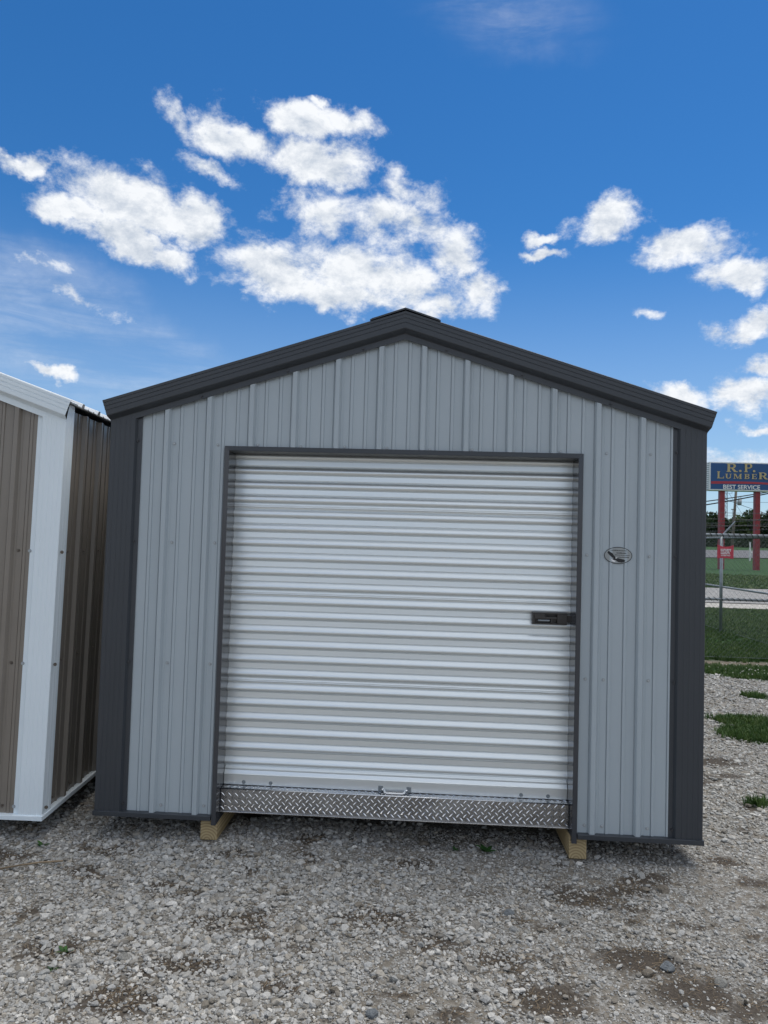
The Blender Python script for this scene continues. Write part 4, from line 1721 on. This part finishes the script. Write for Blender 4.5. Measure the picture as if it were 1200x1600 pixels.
# ------------------------------------------------------------------ trees
M_CROWN = [leaf_mat('tree leaf %d' % i, s, .2) for i, s in enumerate((
    [(.2, (.012, .030, .010)), (.5, (.026, .055, .018)), (.8, (.050, .085, .028))],
    [(.2, (.018, .038, .012)), (.5, (.036, .068, .020)), (.8, (.070, .105, .032))],
    [(.2, (.009, .024, .010)), (.5, (.020, .045, .018)), (.8, (.038, .068, .026))]))]
M_BARK = plain('bark', (.09, .075, .06), .9, 0, .3, 3)


def crown_mesh(seed, mat, h, rad, leaves=3600):
    r = np.random.default_rng(seed)
    lobes = []
    for i in range(15):
        t_ = r.uniform(.12, .95)
        rr_ = rad * (1 - .65 * abs(t_ - .42)) * r.uniform(.35, .9)
        a = r.uniform(0, 6.283)
        lobes.append((rr_ * math.cos(a), rr_ * math.sin(a), h * t_, rad * r.uniform(.28, .5)))
    lobes = np.array(lobes)
    k = r.integers(0, len(lobes), leaves)
    d = r.normal(size=(leaves, 3))
    d /= np.linalg.norm(d, axis=1)[:, None]
    p = lobes[k, :3] + d * lobes[k, 3:4] * (r.random((leaves, 1)) ** .35)
    s = r.uniform(.20, .46, (leaves, 1))
    a = r.normal(size=(leaves, 3)); a /= np.linalg.norm(a, axis=1)[:, None]
    b_ = np.cross(a, r.normal(size=(leaves, 3))); b_ /= np.linalg.norm(b_, axis=1)[:, None]
    V = np.stack([p - a * s, p + b_ * s * .6, p + a * s, p - b_ * s * .6], 1).reshape(-1, 3)
    return np_mesh('crown', V, np.arange(len(V)).reshape(-1, 4), mat)


def trunk_mesh(seed, h, rad):
    r = np.random.default_rng(seed)
    mb = MB()
    mb.bar((0, 0, -.3), (0, 0, h * .5), .22, 8, .13)
    for i in range(5):
        a = r.uniform(0, 6.283)
        mb.bar((0, 0, h * r.uniform(.2, .45)), (math.cos(a) * rad * .6, math.sin(a) * rad * .6, h * r.uniform(.5, .8)), .09, 6, .03)
    return mb.mesh('trunk', M_BARK, True)


protos = [(crown_mesh(40 + i, M_CROWN[i % 3], h, r_), trunk_mesh(60 + i, h, r_)) for i, (h, r_) in enumerate(((7.2, 3.2), (6.2, 3.6), (5.4, 3.0), (7.6, 3.4), (3.4, 3.2)))]
TREES = [(1090, 150, 0, 'edge of the grey shed'), (1106, 158, 1, ''), (1117, 150, 2, ''), (1127, 164, 0, ''), (1138, 152, 2, ''), (1149, 160, 1, ''), (1160, 152, 1, ''), (1171, 162, 3, ''), (1181, 152, 0, ''), (1193, 158, 1, ''), (1205, 152, 3, '')]
TLAB = ['dark green tree partly hidden by the right edge of the grey shed', 'bushy tree in the row nearest the shed edge, left of the left red post', 'low light green tree just left of the left red post',
        'dark tree in the row directly behind the left red post', 'low tree filling the dip between left red post and leaning pole', 'broad tree directly behind the leaning utility pole', 'broad tree just right of the leaning utility pole',
        'tallest tree in the row, left of the right red post', 'dark tree in the row behind the right red post', 'bushy tree behind the thin distant pole', 'tall tree at the right edge of the picture']
for i, ((u, y, k, _), lab) in enumerate(zip(TREES, TLAB)):
    x = at_y(u, 850, y)[0]
    root = empty('tree', (x, y, gz(x, y)), (0, 0, random.uniform(0, 6.28)))
    root.scale = (random.uniform(.9, 1.15),) * 2 + (random.uniform(.86, 1.06) * (.8 if i == 4 else 1),)
    tag(root, lab, 'tree', 'trees of the distant row')
    link('crown', protos[k][0], root)
    link('trunk', protos[k][1], root)
# hedge of tall weeds along the field edge
n = 26000
x = rng.uniform(35, 110, n); y = rng.uniform(132, 142, n)
hh = 2.1 * (.7 + .6 * fbm(x * .4, y * .1, 3))
z = rng.random(n) * hh + np.array(f_z(x, y))
p = np.stack([x, y, z], 1)
a = rng.normal(size=(n, 3)); a /= np.linalg.norm(a, axis=1)[:, None]
b_ = np.cross(a, rng.normal(size=(n, 3))); b_ /= np.linalg.norm(b_, axis=1)[:, None]
s = rng.uniform(.14, .32, (n, 1))
V = np.stack([p - a * s, p + b_ * s * .6, p + a * s, p - b_ * s * .6], 1).reshape(-1, 3)
tag(link('undergrowth', np_mesh('undergrowth', V, np.arange(len(V)).reshape(-1, 4), M_CROWN[2])), 'dark green undergrowth at the foot of the distant tree row', 'undergrowth', kind='stuff')
